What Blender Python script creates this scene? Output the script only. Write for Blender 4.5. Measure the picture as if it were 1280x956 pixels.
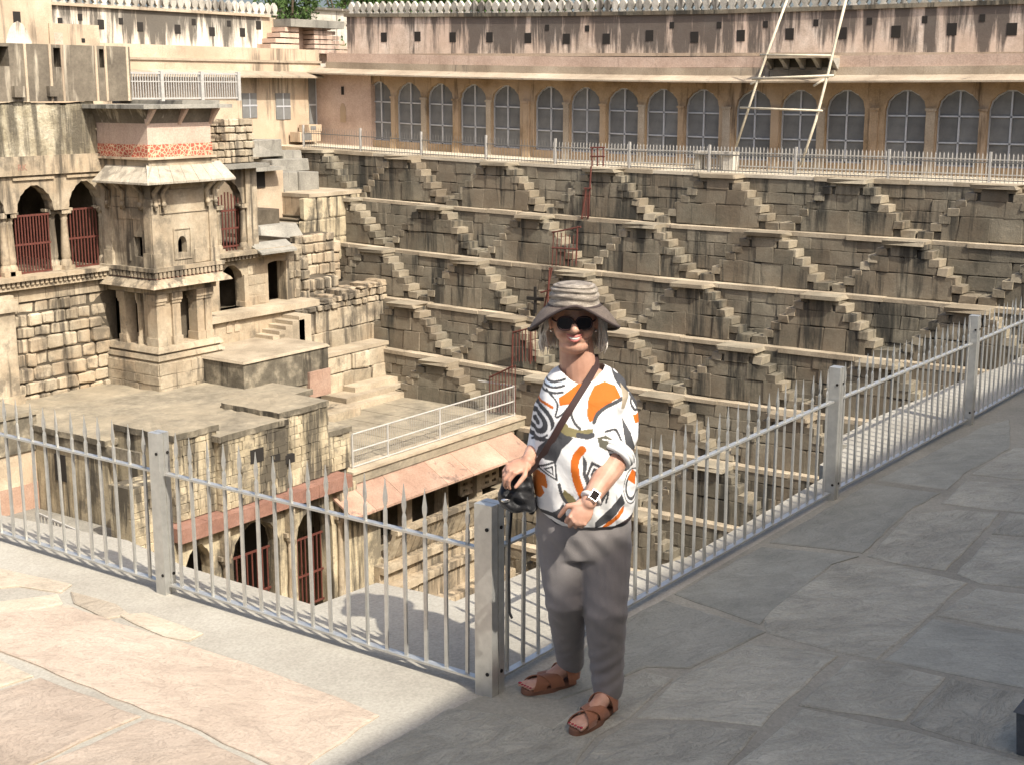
import bpy, math, random
import numpy as np
from mathutils import Vector, Matrix
random.seed(7); np.random.seed(7)
for _o in list(bpy.data.objects): bpy.data.objects.remove(_o)
scene = bpy.context.scene
COL = scene.collection
# ------------------------------------------------------------------ camera
FPX, CX, CY, HZ = 1738.0, 640.0, 478.0, 366.0          # focal length and horizon in photo pixels
PITCH = math.atan(HZ/FPX); AR = math.atan(1260/math.hypot(FPX, HZ))
CAM = np.array([-4.27, -3.14, 2.4])
FH = np.array([math.cos(AR), math.sin(AR), 0]); RT = np.array([math.sin(AR), -math.cos(AR), 0])
FW = FH*math.cos(PITCH)+np.array([0, 0, -math.sin(PITCH)]); UPV = FH*math.sin(PITCH)+np.array([0, 0, math.cos(PITCH)])
cd = bpy.data.cameras.new('camera'); cam = bpy.data.objects.new('camera', cd); COL.objects.link(cam)
cd.sensor_width = 36; cd.sensor_fit = 'HORIZONTAL'; cd.lens = FPX/1280*36; cd.clip_end = 3000; cd.clip_start = 0.05
cam.matrix_world = Matrix(((RT[0], UPV[0], -FW[0], CAM[0]), (RT[1], UPV[1], -FW[1], CAM[1]), (RT[2], UPV[2], -FW[2], CAM[2]), (0, 0, 0, 1)))
scene.camera = cam
# ------------------------------------------------------------------ light
SUN_EL = math.radians(47); SH = Vector((0.30, 0.954, 0)).normalized()      # ground direction in which shadows fall
TOSUN = Vector((-SH.x*math.cos(SUN_EL), -SH.y*math.cos(SUN_EL), math.sin(SUN_EL)))
world = bpy.data.worlds.new('World'); scene.world = world; world.use_nodes = True
wn = world.node_tree; wn.nodes.clear()
sky = wn.nodes.new('ShaderNodeTexSky'); sky.sky_type = 'NISHITA'; sky.sun_disc = False
sky.sun_elevation = SUN_EL; sky.sun_rotation = math.atan2(TOSUN.x, TOSUN.y); sky.air_density = 0.8; sky.dust_density = 5.0; sky.ozone_density = 1.0
bg = wn.nodes.new('ShaderNodeBackground'); bg.inputs[1].default_value = 0.15
wo = wn.nodes.new('ShaderNodeOutputWorld'); wn.links.new(sky.outputs[0], bg.inputs[0]); wn.links.new(bg.outputs[0], wo.inputs[0])
sl = bpy.data.lights.new('sun', 'SUN'); sl.energy = 4.0; sl.angle = math.radians(0.55); sl.color = (1.0, 0.94, 0.84)
sun = bpy.data.objects.new('sun', sl); COL.objects.link(sun); sun.rotation_euler = TOSUN.to_track_quat('Z', 'Y').to_euler(); sun.location = (0, 0, 40)
vs = scene.view_settings; vs.view_transform = 'Standard'; vs.look = 'None'; vs.exposure = 0.75; vs.gamma = 1; vs.use_curve_mapping = False
scene.render.engine = 'CYCLES'

def U(u, v, X=None, Y=None, z=None):
    """photo pixel -> point on the plane x=X, y=Y or z=z"""
    d = FW+RT*((u-CX)/FPX)+UPV*((CY-v)/FPX)
    if X is not None: t = (X-CAM[0])/d[0]
    elif Y is not None: t = (Y-CAM[1])/d[1]
    else: t = (z-CAM[2])/d[2]
    return CAM+d*t
def Un(u, v, p0, n):
    d = FW+RT*((u-CX)/FPX)+UPV*((CY-v)/FPX); n = np.array(n, float)
    return CAM+d*(((np.array(p0, float)-CAM)@n)/(d@n))

# ------------------------------------------------------------------ object helpers
WL = {}
def props(o, label=None, cat=None, group=None, kind=None):
    if label: o['label'] = label
    if cat: o['category'] = cat
    if group: o['group'] = group
    if kind: o['kind'] = kind
    return o
def place(o, parent, wloc):
    wloc = np.array(wloc, float)
    COL.objects.link(o)
    if parent is not None:
        o.parent = parent; o.location = wloc-WL[parent.name]
    else: o.location = wloc
    WL[o.name] = wloc
    return o
def thing(name, loc, label, cat, group=None, kind=None):
    o = bpy.data.objects.new(name, None); o.empty_display_size = .2
    place(o, None, loc); return props(o, label, cat, group, kind)
class MB:
    def __init__(s): s.v = []; s.f = []; s.mi = []; s.m = 0
    def add(s, vs_, fs):
        b = len(s.v); s.v += [tuple(map(float, p)) for p in vs_]
        for q in fs: s.f.append(tuple(b+i for i in q)); s.mi.append(s.m)
        return s
    def box(s, x0, x1, y0, y1, z0, z1):
        return s.add([(x0,y0,z0),(x1,y0,z0),(x1,y1,z0),(x0,y1,z0),(x0,y0,z1),(x1,y0,z1),(x1,y1,z1),(x0,y1,z1)],
                     [(0,3,2,1),(4,5,6,7),(0,1,5,4),(1,2,6,5),(2,3,7,6),(3,0,4,7)])
    def hexa(s, a, b):      # bottom quad a, top quad b (both counter-clockwise seen from above)
        return s.add(list(a)+list(b), [(3,2,1,0),(4,5,6,7),(0,1,5,4),(1,2,6,5),(2,3,7,6),(3,0,4,7)])
    def prism(s, pts, d):   # planar polygon extruded by vector d
        n = len(pts); pts = [np.array(p, float) for p in pts]; d = np.array(d, float)
        nrm = sum((np.cross(pts[i]-pts[0], pts[(i+1) % n]-pts[0]) for i in range(1, n-1)), np.zeros(3))
        if nrm@d > 0: pts = pts[::-1]
        return s.add(pts+[p+d for p in pts], [tuple(range(n)), tuple(range(2*n-1, n-1, -1))]+[(i, n+i, n+(i+1) % n, (i+1) % n) for i in range(n)])
    def tube(s, path, r, n=8, caps=True):
        path = [np.array(p, float) for p in path]; k = len(path)
        rs = list(r) if hasattr(r, '__len__') else [r]*k
        V = []; u = None
        for i in range(k):
            t = path[min(i+1, k-1)]-path[max(i-1, 0)]; t = t/(np.linalg.norm(t)+1e-9)
            if u is None:
                a = np.array([0, 0, 1.]) if abs(t[2]) < .9 else np.array([1., 0, 0])
                u = np.cross(t, a)
            u = u-t*(u@t); u /= np.linalg.norm(u)+1e-9; w = np.cross(t, u)
            for j in range(n):
                an = 2*math.pi*j/n; V.append(path[i]+(u*math.cos(an)+w*math.sin(an))*rs[i])
        F = [(i*n+j, i*n+(j+1) % n, (i+1)*n+(j+1) % n, (i+1)*n+j) for i in range(k-1) for j in range(n)]
        if caps: F += [tuple(range(n-1, -1, -1)), tuple(range((k-1)*n, k*n))]
        return s.add(V, F)
    def bar(s, a, b, w, h=None, upv=(0, 0, 1)):   # rectangular bar from a to b
        a = np.array(a, float); b = np.array(b, float); h = h or w
        t = b-a; t /= np.linalg.norm(t); uu = np.array(upv, float)
        if abs(t@uu) > .95: uu = np.array([1., 0, 0])
        sd = np.cross(t, uu); sd /= np.linalg.norm(sd); uu = np.cross(sd, t)
        c = [sd*w/2*i+uu*h/2*j for i, j in ((-1,-1),(1,-1),(1,1),(-1,1))]
        return s.add([a+q for q in c]+[b+q for q in c], [(0,1,2,3),(7,6,5,4),(0,4,5,1),(1,5,6,2),(2,6,7,3),(3,7,4,0)])
    def lathe(s, prof, c, n=12, a0=0, a1=2*math.pi):
        full = abs(a1-a0) > 6.28; m = n if full else n+1; V = []
        for r, z in prof:
            for j in range(m):
                a = a0+(a1-a0)*j/n; V.append((c[0]+r*math.cos(a), c[1]+r*math.sin(a), c[2]+z))
        F = []
        for i in range(len(prof)-1):
            for j in range(n): F.append((i*m+j, i*m+(j+1) % m, (i+1)*m+(j+1) % m, (i+1)*m+j))
        return s.add(V, F)
    def warp(s, fn): s.v = [fn(p) for p in s.v]; return s
    def build(s, name, mat, parent=None, label=None, cat=None, group=None, kind=None, smooth=False, origin=None):
        V = np.array(s.v)
        if origin is None:
            origin = np.array([(V[:,0].min()+V[:,0].max())/2, (V[:,1].min()+V[:,1].max())/2, V[:,2].min()])
        me = bpy.data.meshes.new(name); me.from_pydata([tuple(p) for p in V-origin], [], s.f); me.validate()
        for m in (mat if isinstance(mat, (list, tuple)) else [mat]): me.materials.append(m)
        if isinstance(mat, (list, tuple)) and len(me.polygons) == len(s.mi):
            me.polygons.foreach_set('material_index', s.mi)
        if smooth:
            me.polygons.foreach_set('use_smooth', [True]*len(me.polygons))
            if smooth != True: me.set_sharp_from_angle(angle=math.radians(smooth))
        me.update()
        o = bpy.data.objects.new(name, me); place(o, parent, origin)
        return props(o, label, cat, group, kind)
def mesh_obj(name, me, parent, wloc, scale=(1,1,1), rotz=0):
    o = bpy.data.objects.new(name, me); place(o, parent, wloc); o.scale = scale
    if rotz: o.rotation_euler = (0, 0, rotz)
    return o
# unit stones: chamfered, slightly skewed blocks shared by every wall (centre at 0, size 1)
def stone_mesh(mat, seed, ch=.07, jit=.05):
    rr = random.Random(seed); V = []; idx = {}
    for sx in (-1,1):
        for sy in (-1,1):
            for sz in (-1,1):
                j = [rr.uniform(-jit, jit) for _ in range(3)]
                for ax in range(3):
                    p = [sx*(.5+j[0]), sy*(.5+j[1]), sz*(.5+j[2])]
                    c = ch*rr.uniform(.5, 1.5)
                    for k in range(3):
                        if k != ax: p[k] -= (sx, sy, sz)[k]*c
                    idx[(sx,sy,sz,ax)] = len(V); V.append(p)
    F = []
    for ax in range(3):
        b, c = (ax+1) % 3, (ax+2) % 3
        for s_ in (-1,1):
            q = []
            for (i, j) in ((-1,-1),(1,-1),(1,1),(-1,1)):
                k = [0,0,0]; k[ax] = s_; k[b] = i; k[c] = j; q.append(idx[(*k, ax)])
            F.append(tuple(q if s_ > 0 else q[::-1]))
    for ax in range(3):
        b, c = (ax+1) % 3, (ax+2) % 3
        for i in (-1,1):
            for j in (-1,1):
                q = []
                for s_, m in ((-1,b),(1,b),(1,c),(-1,c)):
                    k = [0,0,0]; k[ax] = s_; k[b] = i; k[c] = j; q.append(idx[(*k, m)])
                F.append(tuple(q if i*j > 0 else q[::-1]))
    for sx in (-1,1):
        for sy in (-1,1):
            for sz in (-1,1):
                q = [idx[(sx,sy,sz,a)] for a in range(3)]
                F.append(tuple(q if sx*sy*sz > 0 else q[::-1]))
    me = bpy.data.meshes.new('stone'); me.from_pydata(V, [], F); me.materials.append(mat); me.update()
    return me
STV = {}
def stones_of(mat, n=8, ch=.07, jit=.05):
    k = (mat.name, ch)
    if k not in STV: STV[k] = [stone_mesh(mat, i*13+len(STV)*101, ch, jit) for i in range(n)]
    return STV[k]
def stone(name, mat, parent, c, size, rotz=0, ch=.07):
    return mesh_obj(name, random.choice(stones_of(mat, ch=ch)), parent, c, size, rotz)
def courses(z0, z1, h, var=.25):
    n = max(1, round((z1-z0)/h)); w = [1+random.uniform(-var, var) for _ in range(n)]; t = sum(w); out = [z0]
    for q in w: out.append(out[-1]+(z1-z0)*q/t)
    return out
def splits(a, b, w, var=.45):
    n = max(1, round((b-a)/w)); q = [1+random.uniform(-var, var) for _ in range(n)]; t = sum(q); out = [a]
    for k in q: out.append(out[-1]+(b-a)*k/t)
    return out
def masonry(parent, mat, p0, p1, z0, z1, h, w, depth=.16, gap=.018, proud=.03, name='stone', skip=None, topfn=None, ch=.07, maxn=300, var=.45):
    """coursed stones on a vertical face from p0 to p1 (plan points); outward = right-hand side of p0->p1"""
    p0 = np.array(p0[:2], float); p1 = np.array(p1[:2], float); L = np.linalg.norm(p1-p0); t = (p1-p0)/L
    n = np.array([t[1], -t[0]]); ang = math.atan2(t[1], t[0]); cnt = 0
    zs = courses(z0, z1, h)
    for i in range(len(zs)-1):
        xs = splits(0, L, w, var)
        for j in range(len(xs)-1):
            a, b, lo, hi = xs[j], xs[j+1], zs[i], zs[i+1]
            if topfn:
                tz = topfn((a+b)/2)
                if lo > tz-.05: continue
                hi = min(hi, tz+random.uniform(-.05, .05))
            if skip and skip(a, b, lo, hi): continue
            if cnt >= maxn: return cnt
            pr = random.uniform(-.4, 1)*proud
            c = p0+t*(a+b)/2+n*(pr-depth/2+.02)
            stone(name, mat, parent, (c[0], c[1], (lo+hi)/2), (b-a-gap, depth, hi-lo-gap), ang, ch); cnt += 1
    return cnt
# ------------------------------------------------------------------ materials
def newmat(name):
    m = bpy.data.materials.new(name); m.use_nodes = True; nt = m.node_tree; nt.nodes.clear()
    out = nt.nodes.new('ShaderNodeOutputMaterial'); b = nt.nodes.new('ShaderNodeBsdfPrincipled')
    nt.links.new(b.outputs[0], out.inputs[0]); return m, nt, b
class G:
    def __init__(s, nt): s.nt = nt
    def n(s, t, **kw):
        q = s.nt.nodes.new('ShaderNode'+t)
        for k, v in kw.items(): setattr(q, k, v)
        return q
    def l(s, a, b): s.nt.links.new(a, b)
    def pos(s): return s.n('NewGeometry').outputs['Position']
    def scaled(s, vec, sc, off=(0,0,0)):
        m = s.n('Mapping'); m.inputs['Scale'].default_value = sc; m.inputs['Location'].default_value = off; s.l(vec, m.inputs[0]); return m.outputs[0]
    def noise(s, vec, scale, detail=5, rough=.6, dist=0):
        q = s.n('TexNoise'); q.inputs['Scale'].default_value = scale; q.inputs['Detail'].default_value = detail
        q.inputs['Roughness'].default_value = rough; q.inputs['Distortion'].default_value = dist; s.l(vec, q.inputs['Vector']); return q.outputs[0]
    def ramp(s, fac, stops):
        r = s.n('ValToRGB'); e = r.color_ramp.elements
        while len(e) < len(stops): e.new(.5)
        for q, (p, c) in zip(e, stops):
            q.position = p; q.color = (c, c, c, 1) if not hasattr(c, '__len__') else (*c, 1)
        s.l(fac, r.inputs[0]); return r.outputs[0]
    def mix(s, fac, a, b, mode='MIX'):
        m = s.n('Mix', data_type='RGBA', blend_type=mode)
        for v, i in ((fac, 0), (a, 6), (b, 7)):
            if hasattr(v, 'links'): s.l(v, m.inputs[i])
            elif i == 0: m.inputs[0].default_value = v
            else: m.inputs[i].default_value = (*v, 1)
        return m.outputs[2]
    def math(s, op, a, b=0.0, clamp=False):
        m = s.n('Math', operation=op); m.use_clamp = clamp
        for v, i in ((a, 0), (b, 1)):
            if hasattr(v, 'links'): s.l(v, m.inputs[i])
            else: m.inputs[i].default_value = v
        return m.outputs[0]
    def maprange(s, v, a, b, c=0.0, d=1.0):
        m = s.n('MapRange'); s.l(v, m.inputs[0])
        for i, q in enumerate((a, b, c, d)): m.inputs[i+1].default_value = q
        return m.outputs[0]
    def bump(s, b, height, st=.4, dist=.02):
        q = s.n('Bump'); q.inputs['Strength'].default_value = st; q.inputs['Distance'].default_value = dist
        s.l(height, q.inputs['Height']); s.l(q.outputs[0], b.inputs['Normal'])
def masonry_mat(name, dark, mid, light, scale=.9, tint=.22, streak=0., streak_col=(.04,.035,.03), warm=None, warm_amt=.0, rough=.92, bst=.5, bd=.02, fine=22, top=None, patch=None, patch_amt=0.):
    """weathered stone or plaster; streak: share of dark rain marks; top=(z_lo,z_hi): marks get denser towards z_hi"""
    m, nt, b = newmat(name); g = G(nt); P = g.pos()
    n1 = g.noise(P, scale, 7, .62)
    col = g.ramp(n1, [(.3, dark), (.5, mid), (.7, light)])
    n2 = g.noise(P, fine, 4, .7); col = g.mix(1.0, col, g.ramp(n2, [(.2, .72), (.8, 1.22)]), 'MULTIPLY')
    oi = g.n('ObjectInfo')
    if tint: col = g.mix(1.0, col, g.ramp(oi.outputs['Random'], [(0, 1-tint), (1, 1+tint)]), 'MULTIPLY')
    if warm:
        wn_ = g.noise(g.scaled(P, (1,1,1), (7.3,2.1,4.4)), .55, 4, .6)
        f = g.math('MULTIPLY', g.maprange(wn_, .42, .62), warm_amt); col = g.mix(f, col, warm)
    if patch:
        pn = g.noise(g.scaled(P, (1,1,1), (17.3,9.1,1.4)), .8, 8, .68); col = g.mix(g.math('MULTIPLY', g.maprange(pn, .58-patch_amt*.3, .66-patch_amt*.3), .8), col, patch)
    if streak:
        sn = g.noise(g.scaled(P, (1.7,1.7,.16)), 1.6, 8, .66, .3)
        th = g.noise(P, .35, 3, .5)
        v = g.math('ADD', sn, g.math('MULTIPLY', g.math('SUBTRACT', th, .5), .5))
        if top:
            sp = g.n('SeparateXYZ'); g.l(P, sp.inputs[0]); v = g.math('ADD', v, g.maprange(sp.outputs[2], top[0], top[1], -.16, .2))
        f = g.math('MULTIPLY', g.maprange(v, .66-streak*.3, .78-streak*.3), .88)
        col = g.mix(f, col, streak_col)
    g.l(col, b.inputs['Base Color']); b.inputs['Roughness'].default_value = rough
    b.inputs['Specular IOR Level'].default_value = .2
    h = g.math('ADD', g.noise(P, 9, 6, .7), g.math('MULTIPLY', g.noise(P, 45, 3, .6), .4)); g.bump(b, h, bst, bd)
    return m
def plain(name, col, rough=.6, metal=0., var=.12, scale=8, bst=0., spec=.4, tint=0.):
    m, nt, b = newmat(name); g = G(nt); tc = g.n('TexCoord').outputs['Object']
    c = g.mix(1.0, col, g.ramp(g.noise(tc, scale, 5, .6), [(.25, 1-var), (.75, 1+var)]), 'MULTIPLY')
    if tint: c = g.mix(1.0, c, g.ramp(g.n('ObjectInfo').outputs['Random'], [(0, 1-tint), (1, 1+tint)]), 'MULTIPLY')
    g.l(c, b.inputs['Base Color']); b.inputs['Roughness'].default_value = rough; b.inputs['Metallic'].default_value = metal
    b.inputs['Specular IOR Level'].default_value = spec
    if bst: g.bump(b, g.noise(tc, scale*6, 4, .6), bst, .01)
    return m
MT = {}
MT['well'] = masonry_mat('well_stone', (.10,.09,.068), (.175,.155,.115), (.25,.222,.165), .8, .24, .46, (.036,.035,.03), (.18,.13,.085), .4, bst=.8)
MT['well_back'] = masonry_mat('mortar_and_riser_shade', (.065,.058,.045), (.10,.088,.067), (.14,.122,.092), 1.2, 0, .2)  # joint mortar; its dark tone also paints the terrace stairway's riser shade
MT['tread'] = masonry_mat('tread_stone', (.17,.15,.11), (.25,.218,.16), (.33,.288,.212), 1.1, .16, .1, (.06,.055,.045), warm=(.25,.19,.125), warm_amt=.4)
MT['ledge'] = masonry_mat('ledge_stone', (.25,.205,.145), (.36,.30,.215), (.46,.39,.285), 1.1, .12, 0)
MT['far_terrace'] = masonry_mat('terrace_paving', (.36,.315,.24), (.46,.405,.31), (.53,.47,.37), .6, .08)
MT['arc_wall'] = masonry_mat('arcade_plaster', (.20,.135,.075), (.34,.24,.14), (.43,.315,.195), .8, 0, .3, (.10,.07,.045), (.40,.305,.215), .7)
MT['pink'] = masonry_mat('pink_plaster', (.37,.265,.20), (.48,.355,.275), (.56,.43,.34), .9, 0, .16, (.14,.1,.08))
MT['parapet'] = masonry_mat('parapet_plaster', (.36,.285,.22), (.53,.43,.345), (.68,.585,.49), 1.4, 0, .74, (.07,.06,.052), (.58,.44,.34), .6, top=(2.2,6.4))
MT['eave'] = masonry_mat('eave_stone', (.26,.205,.145), (.36,.295,.215), (.44,.37,.28), .8, .1, .15, (.12,.1,.08))
MT['merlon'] = masonry_mat('merlon_plaster', (.27,.25,.205), (.42,.39,.33), (.52,.49,.425), 2.2, .3, .4, (.07,.06,.05))
MT['white_wall'] = masonry_mat('white_plaster', (.44,.395,.32), (.58,.53,.44), (.66,.62,.53), .8, 0, .55, (.05,.045,.038), (.54,.40,.27), .35, top=(2.8,5.9))
MT['cream'] = masonry_mat('cream_plaster', (.32,.255,.18), (.45,.37,.265), (.54,.46,.345), .9, 0, .34, (.15,.12,.088), (.41,.305,.21), .7)
MT['frame'] = plain('window_metal', (.46,.47,.48), .45, .3, .1)
MT['pane'] = plain('grey_screen', (.16,.16,.152), .55, 0, .25, 3, spec=.4, tint=.2)
MT['rail'] = plain('galvanised_steel', (.52,.51,.47), .4, .65, .15, 20, .1)
MT['railw'] = plain('dull_white_paint', (.40,.385,.35), .55, .1, .15)
MT['rail_dull'] = plain('dull_grey_steel', (.17,.165,.15), .6, .3, .15)
MT['red'] = plain('red_oxide_paint', (.11,.035,.025), .6, .1, .25)
MT['bamboo'] = plain('bamboo', (.52,.46,.34), .6, 0, .2)
MT['dark'] = plain('dark_interior', (.018,.015,.012), .9)  # near-black standing for shade inside rooms and openings; also colours small ironwork
MT['slate'] = masonry_mat('dark_box_paint', (.05,.055,.06), (.075,.08,.085), (.10,.105,.11), 1.3, 0, 0)
MT['cement'] = masonry_mat('cement_bed', (.28,.255,.21), (.35,.325,.27), (.41,.385,.325), 1.2, 0, 0, bst=.35, bd=.008, fine=70)
MT['cement_d'] = masonry_mat('cement_joint', (.20,.19,.155), (.26,.247,.202), (.32,.302,.245), 1.2, 0, 0, bst=.5, bd=.01, fine=70)
def flag_mat(name, dark, mid, light, ridge=1.):
    m, nt, b = newmat(name); g = G(nt); P = g.pos(); oi = g.n('ObjectInfo')
    Pr = g.n('VectorRotate', rotation_type='Z_AXIS'); g.l(P, Pr.inputs[0]); g.l(g.math('MULTIPLY', oi.outputs['Random'], 1.2), Pr.inputs['Angle'])
    Pv = Pr.outputs[0]
    n1 = g.noise(Pv, 1.4, 7, .65); col = g.ramp(n1, [(.3, dark), (.5, mid), (.72, light)])
    rip = g.noise(g.scaled(Pv, (2.6, 5.5, 1)), 1.5, 9, .72, 1.1)
    col = g.mix(1.0, col, g.ramp(rip, [(.3, .82), (.7, 1.14)]), 'MULTIPLY')
    col = g.mix(1.0, col, g.ramp(g.noise(P, 70, 3, .7), [(.25, .86), (.75, 1.12)]), 'MULTIPLY')
    col = g.mix(1.0, col, g.ramp(oi.outputs['Random'], [(0, .86), (1, 1.14)]), 'MULTIPLY')
    g.l(col, b.inputs['Base Color']); b.inputs['Roughness'].default_value = .78; b.inputs['Specular IOR Level'].default_value = .3
    st = g.n('Math', operation='SNAP'); g.l(rip, st.inputs[0]); st.inputs[1].default_value = .09
    h = g.math('ADD', g.math('MULTIPLY', st.outputs[0], 1.6*ridge), g.math('ADD', g.math('MULTIPLY', rip, .8*ridge), g.math('MULTIPLY', g.noise(P, 55, 4, .6), .12)))
    g.bump(b, h, 1., .026*max(.6, ridge)); return m
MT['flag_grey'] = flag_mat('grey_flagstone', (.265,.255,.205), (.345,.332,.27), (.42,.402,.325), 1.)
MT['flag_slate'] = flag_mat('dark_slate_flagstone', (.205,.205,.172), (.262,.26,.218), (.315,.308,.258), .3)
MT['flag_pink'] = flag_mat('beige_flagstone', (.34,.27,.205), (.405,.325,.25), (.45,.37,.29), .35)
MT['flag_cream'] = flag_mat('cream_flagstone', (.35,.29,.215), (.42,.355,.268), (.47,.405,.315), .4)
# ------------------------------------------------------------------ ground of the near terrace
def quadpt(p): return (p[0], p[1])
def sheet(name, poly, z, th, mat, **kw):
    return MB().prism([(x, y, z) for x, y in poly], (0, 0, -th)).build(name, mat, **kw)
# beyond the fence the terrace goes on for a narrow strip, then drops into the well
edge = [(60,.35),(8.2,.32),(7.3,.42),(5.6,.52),(4.66,.50),(4.72,.36),(4.1,.32),(4.05,.18),(3.0,.16),(1.95,.15),(1.62,.25),(1.45,.70),(.74,.75),(.75,.95),(.72,1.23),(.31,1.26),(.32,1.64),(.33,2.2),(.44,2.78),(.32,3.75),(.3,5),(.3,40)]
terr = sheet('terrace', [(-60,-60),(60,-60)]+edge+[(-60,40)], -.010, .3, MT['cement'], kind='structure')
joint = sheet('paving_bed', [(-30,-30),(30,-30),(30,-.06),(.2,-.06),(-.12,.02),(-.9,.06),(-30,.06)], -.006, .003, MT['cement_d'], kind='structure')
def flag(pts, mat, z=0., th=.02, px=True):
    w = [U(u, v, z=0)[:2] for u, v in pts] if px else [np.array(p, float) for p in pts]
    c = sum(w)/len(w); tx, ty = random.uniform(-.002,.002), random.uniform(-.002,.002)
    fine = []
    for i in range(len(w)):                      # broken, slightly wavy edges
        a, b = w[i], w[(i+1) % len(w)]; L = np.linalg.norm(b-a); n = max(1, int(L/.12)); t = (b-a)/max(L, 1e-6); nn = np.array([t[1], -t[0]])
        for k in range(n):
            fine.append(a+(b-a)*k/n+(nn*random.uniform(-.008,.008) if k else 0))
    n = len(fine); m = MB(); V = []
    for s_, zz in ((1., -th), (1., -.004), (.0, 0.)):
        for p in fine:
            d = c-p; q = p if s_ else p+d/np.linalg.norm(d)*.012
            V.append((q[0], q[1], z+zz+(q[0]-c[0])*tx+(q[1]-c[1])*ty))
    F = [tuple(range(2*n, 3*n))]+[(k*n+i, k*n+(i+1) % n, (k+1)*n+(i+1) % n, (k+1)*n+i) for k in range(2) for i in range(n)]
    a = sum(w[i][0]*w[(i+1) % len(w)][1]-w[(i+1) % len(w)][0]*w[i][1] for i in range(len(w)))
    if a < 0: F = [q[::-1] for q in F]
    m.add(V, F); return m.build('flagstone', MT[mat], terr, smooth=False)
# shaded side (photo outlines)
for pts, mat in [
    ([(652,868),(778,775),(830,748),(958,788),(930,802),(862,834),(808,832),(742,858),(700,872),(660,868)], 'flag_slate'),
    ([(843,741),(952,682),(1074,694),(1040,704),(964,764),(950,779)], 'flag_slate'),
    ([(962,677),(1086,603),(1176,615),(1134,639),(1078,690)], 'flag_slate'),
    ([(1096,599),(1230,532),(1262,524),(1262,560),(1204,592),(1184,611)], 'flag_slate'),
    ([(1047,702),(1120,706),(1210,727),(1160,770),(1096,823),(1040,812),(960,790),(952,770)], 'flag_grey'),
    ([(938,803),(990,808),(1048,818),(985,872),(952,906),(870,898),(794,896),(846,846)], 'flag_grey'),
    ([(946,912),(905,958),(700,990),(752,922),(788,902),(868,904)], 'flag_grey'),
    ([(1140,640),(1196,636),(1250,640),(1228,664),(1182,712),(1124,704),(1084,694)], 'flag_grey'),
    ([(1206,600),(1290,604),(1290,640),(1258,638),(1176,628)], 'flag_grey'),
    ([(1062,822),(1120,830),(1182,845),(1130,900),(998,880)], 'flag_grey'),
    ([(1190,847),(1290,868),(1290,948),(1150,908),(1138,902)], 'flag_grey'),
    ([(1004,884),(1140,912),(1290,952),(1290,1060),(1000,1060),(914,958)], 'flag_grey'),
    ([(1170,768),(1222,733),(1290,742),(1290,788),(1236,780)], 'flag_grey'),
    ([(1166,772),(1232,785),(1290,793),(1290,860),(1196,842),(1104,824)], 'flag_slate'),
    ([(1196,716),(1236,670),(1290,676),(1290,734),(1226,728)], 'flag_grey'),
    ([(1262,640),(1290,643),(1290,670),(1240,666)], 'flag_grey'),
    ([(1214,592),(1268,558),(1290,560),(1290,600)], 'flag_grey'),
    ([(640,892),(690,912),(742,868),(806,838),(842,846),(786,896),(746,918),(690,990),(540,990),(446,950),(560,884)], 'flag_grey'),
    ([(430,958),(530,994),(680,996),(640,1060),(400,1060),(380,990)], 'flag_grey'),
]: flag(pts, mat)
# sunlit side
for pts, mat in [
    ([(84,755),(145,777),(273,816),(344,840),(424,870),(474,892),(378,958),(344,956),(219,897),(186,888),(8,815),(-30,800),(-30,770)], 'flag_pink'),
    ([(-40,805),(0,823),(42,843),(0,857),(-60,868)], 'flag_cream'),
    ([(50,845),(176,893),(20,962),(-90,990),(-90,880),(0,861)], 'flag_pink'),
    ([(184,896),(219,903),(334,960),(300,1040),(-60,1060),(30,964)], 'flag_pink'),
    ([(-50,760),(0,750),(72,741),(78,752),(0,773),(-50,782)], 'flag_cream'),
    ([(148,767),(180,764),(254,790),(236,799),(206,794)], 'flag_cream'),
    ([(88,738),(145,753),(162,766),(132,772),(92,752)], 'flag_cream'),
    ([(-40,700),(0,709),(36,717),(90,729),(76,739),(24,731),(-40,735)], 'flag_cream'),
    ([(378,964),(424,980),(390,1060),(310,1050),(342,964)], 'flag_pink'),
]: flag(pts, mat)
# the rest of the paving, out of the picture
def inframe(x, y):
    q = np.array([x, y, 0])-CAM; w = q@FW
    return w > .1 and -80 < CX+FPX*(q@RT)/w < 1286 and CY-FPX*(q@UPV)/w < 985
yy = -.08
while yy > -6.5:
    h = random.uniform(.8, 1.15); x = -12.
    while x < 26:
        w = random.uniform(1.1, 1.9)
        if not any(inframe(a, b) for a in (x, x+w/2, x+w) for b in (yy, yy-h/2, yy-h)):
            flag([(x+.03,yy-.03),(x+w-.03,yy-.03),(x+w-.03,yy-h+.03),(x+.03,yy-h+.03)], random.choice(['flag_grey','flag_slate','flag_grey']), z=-.003, px=False)
        x += w
    yy -= h
# building behind the photographer: its parapet throws the shade on the terrace
HB = 7.5; YB = .10-HB*SH.y/math.tan(SUN_EL)
bb = thing('gatehouse', (10, YB, 0), 'tall plain stone building behind the photographer that shades the terrace', 'building')
MB().box(-14, 40, YB-7, YB, 0, HB-.5).build('wall', MT['cream'], bb)
MB().box(-14.1, 40.1, YB-7.1, YB+.0, HB-.5, HB).build('parapet', MT['cream'], bb)
for k in range(9):
    MB().box(-10+k*5, -8+k*5, YB, YB+.02, .1, 2.6).build('door', MT['pane'], bb)
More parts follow.
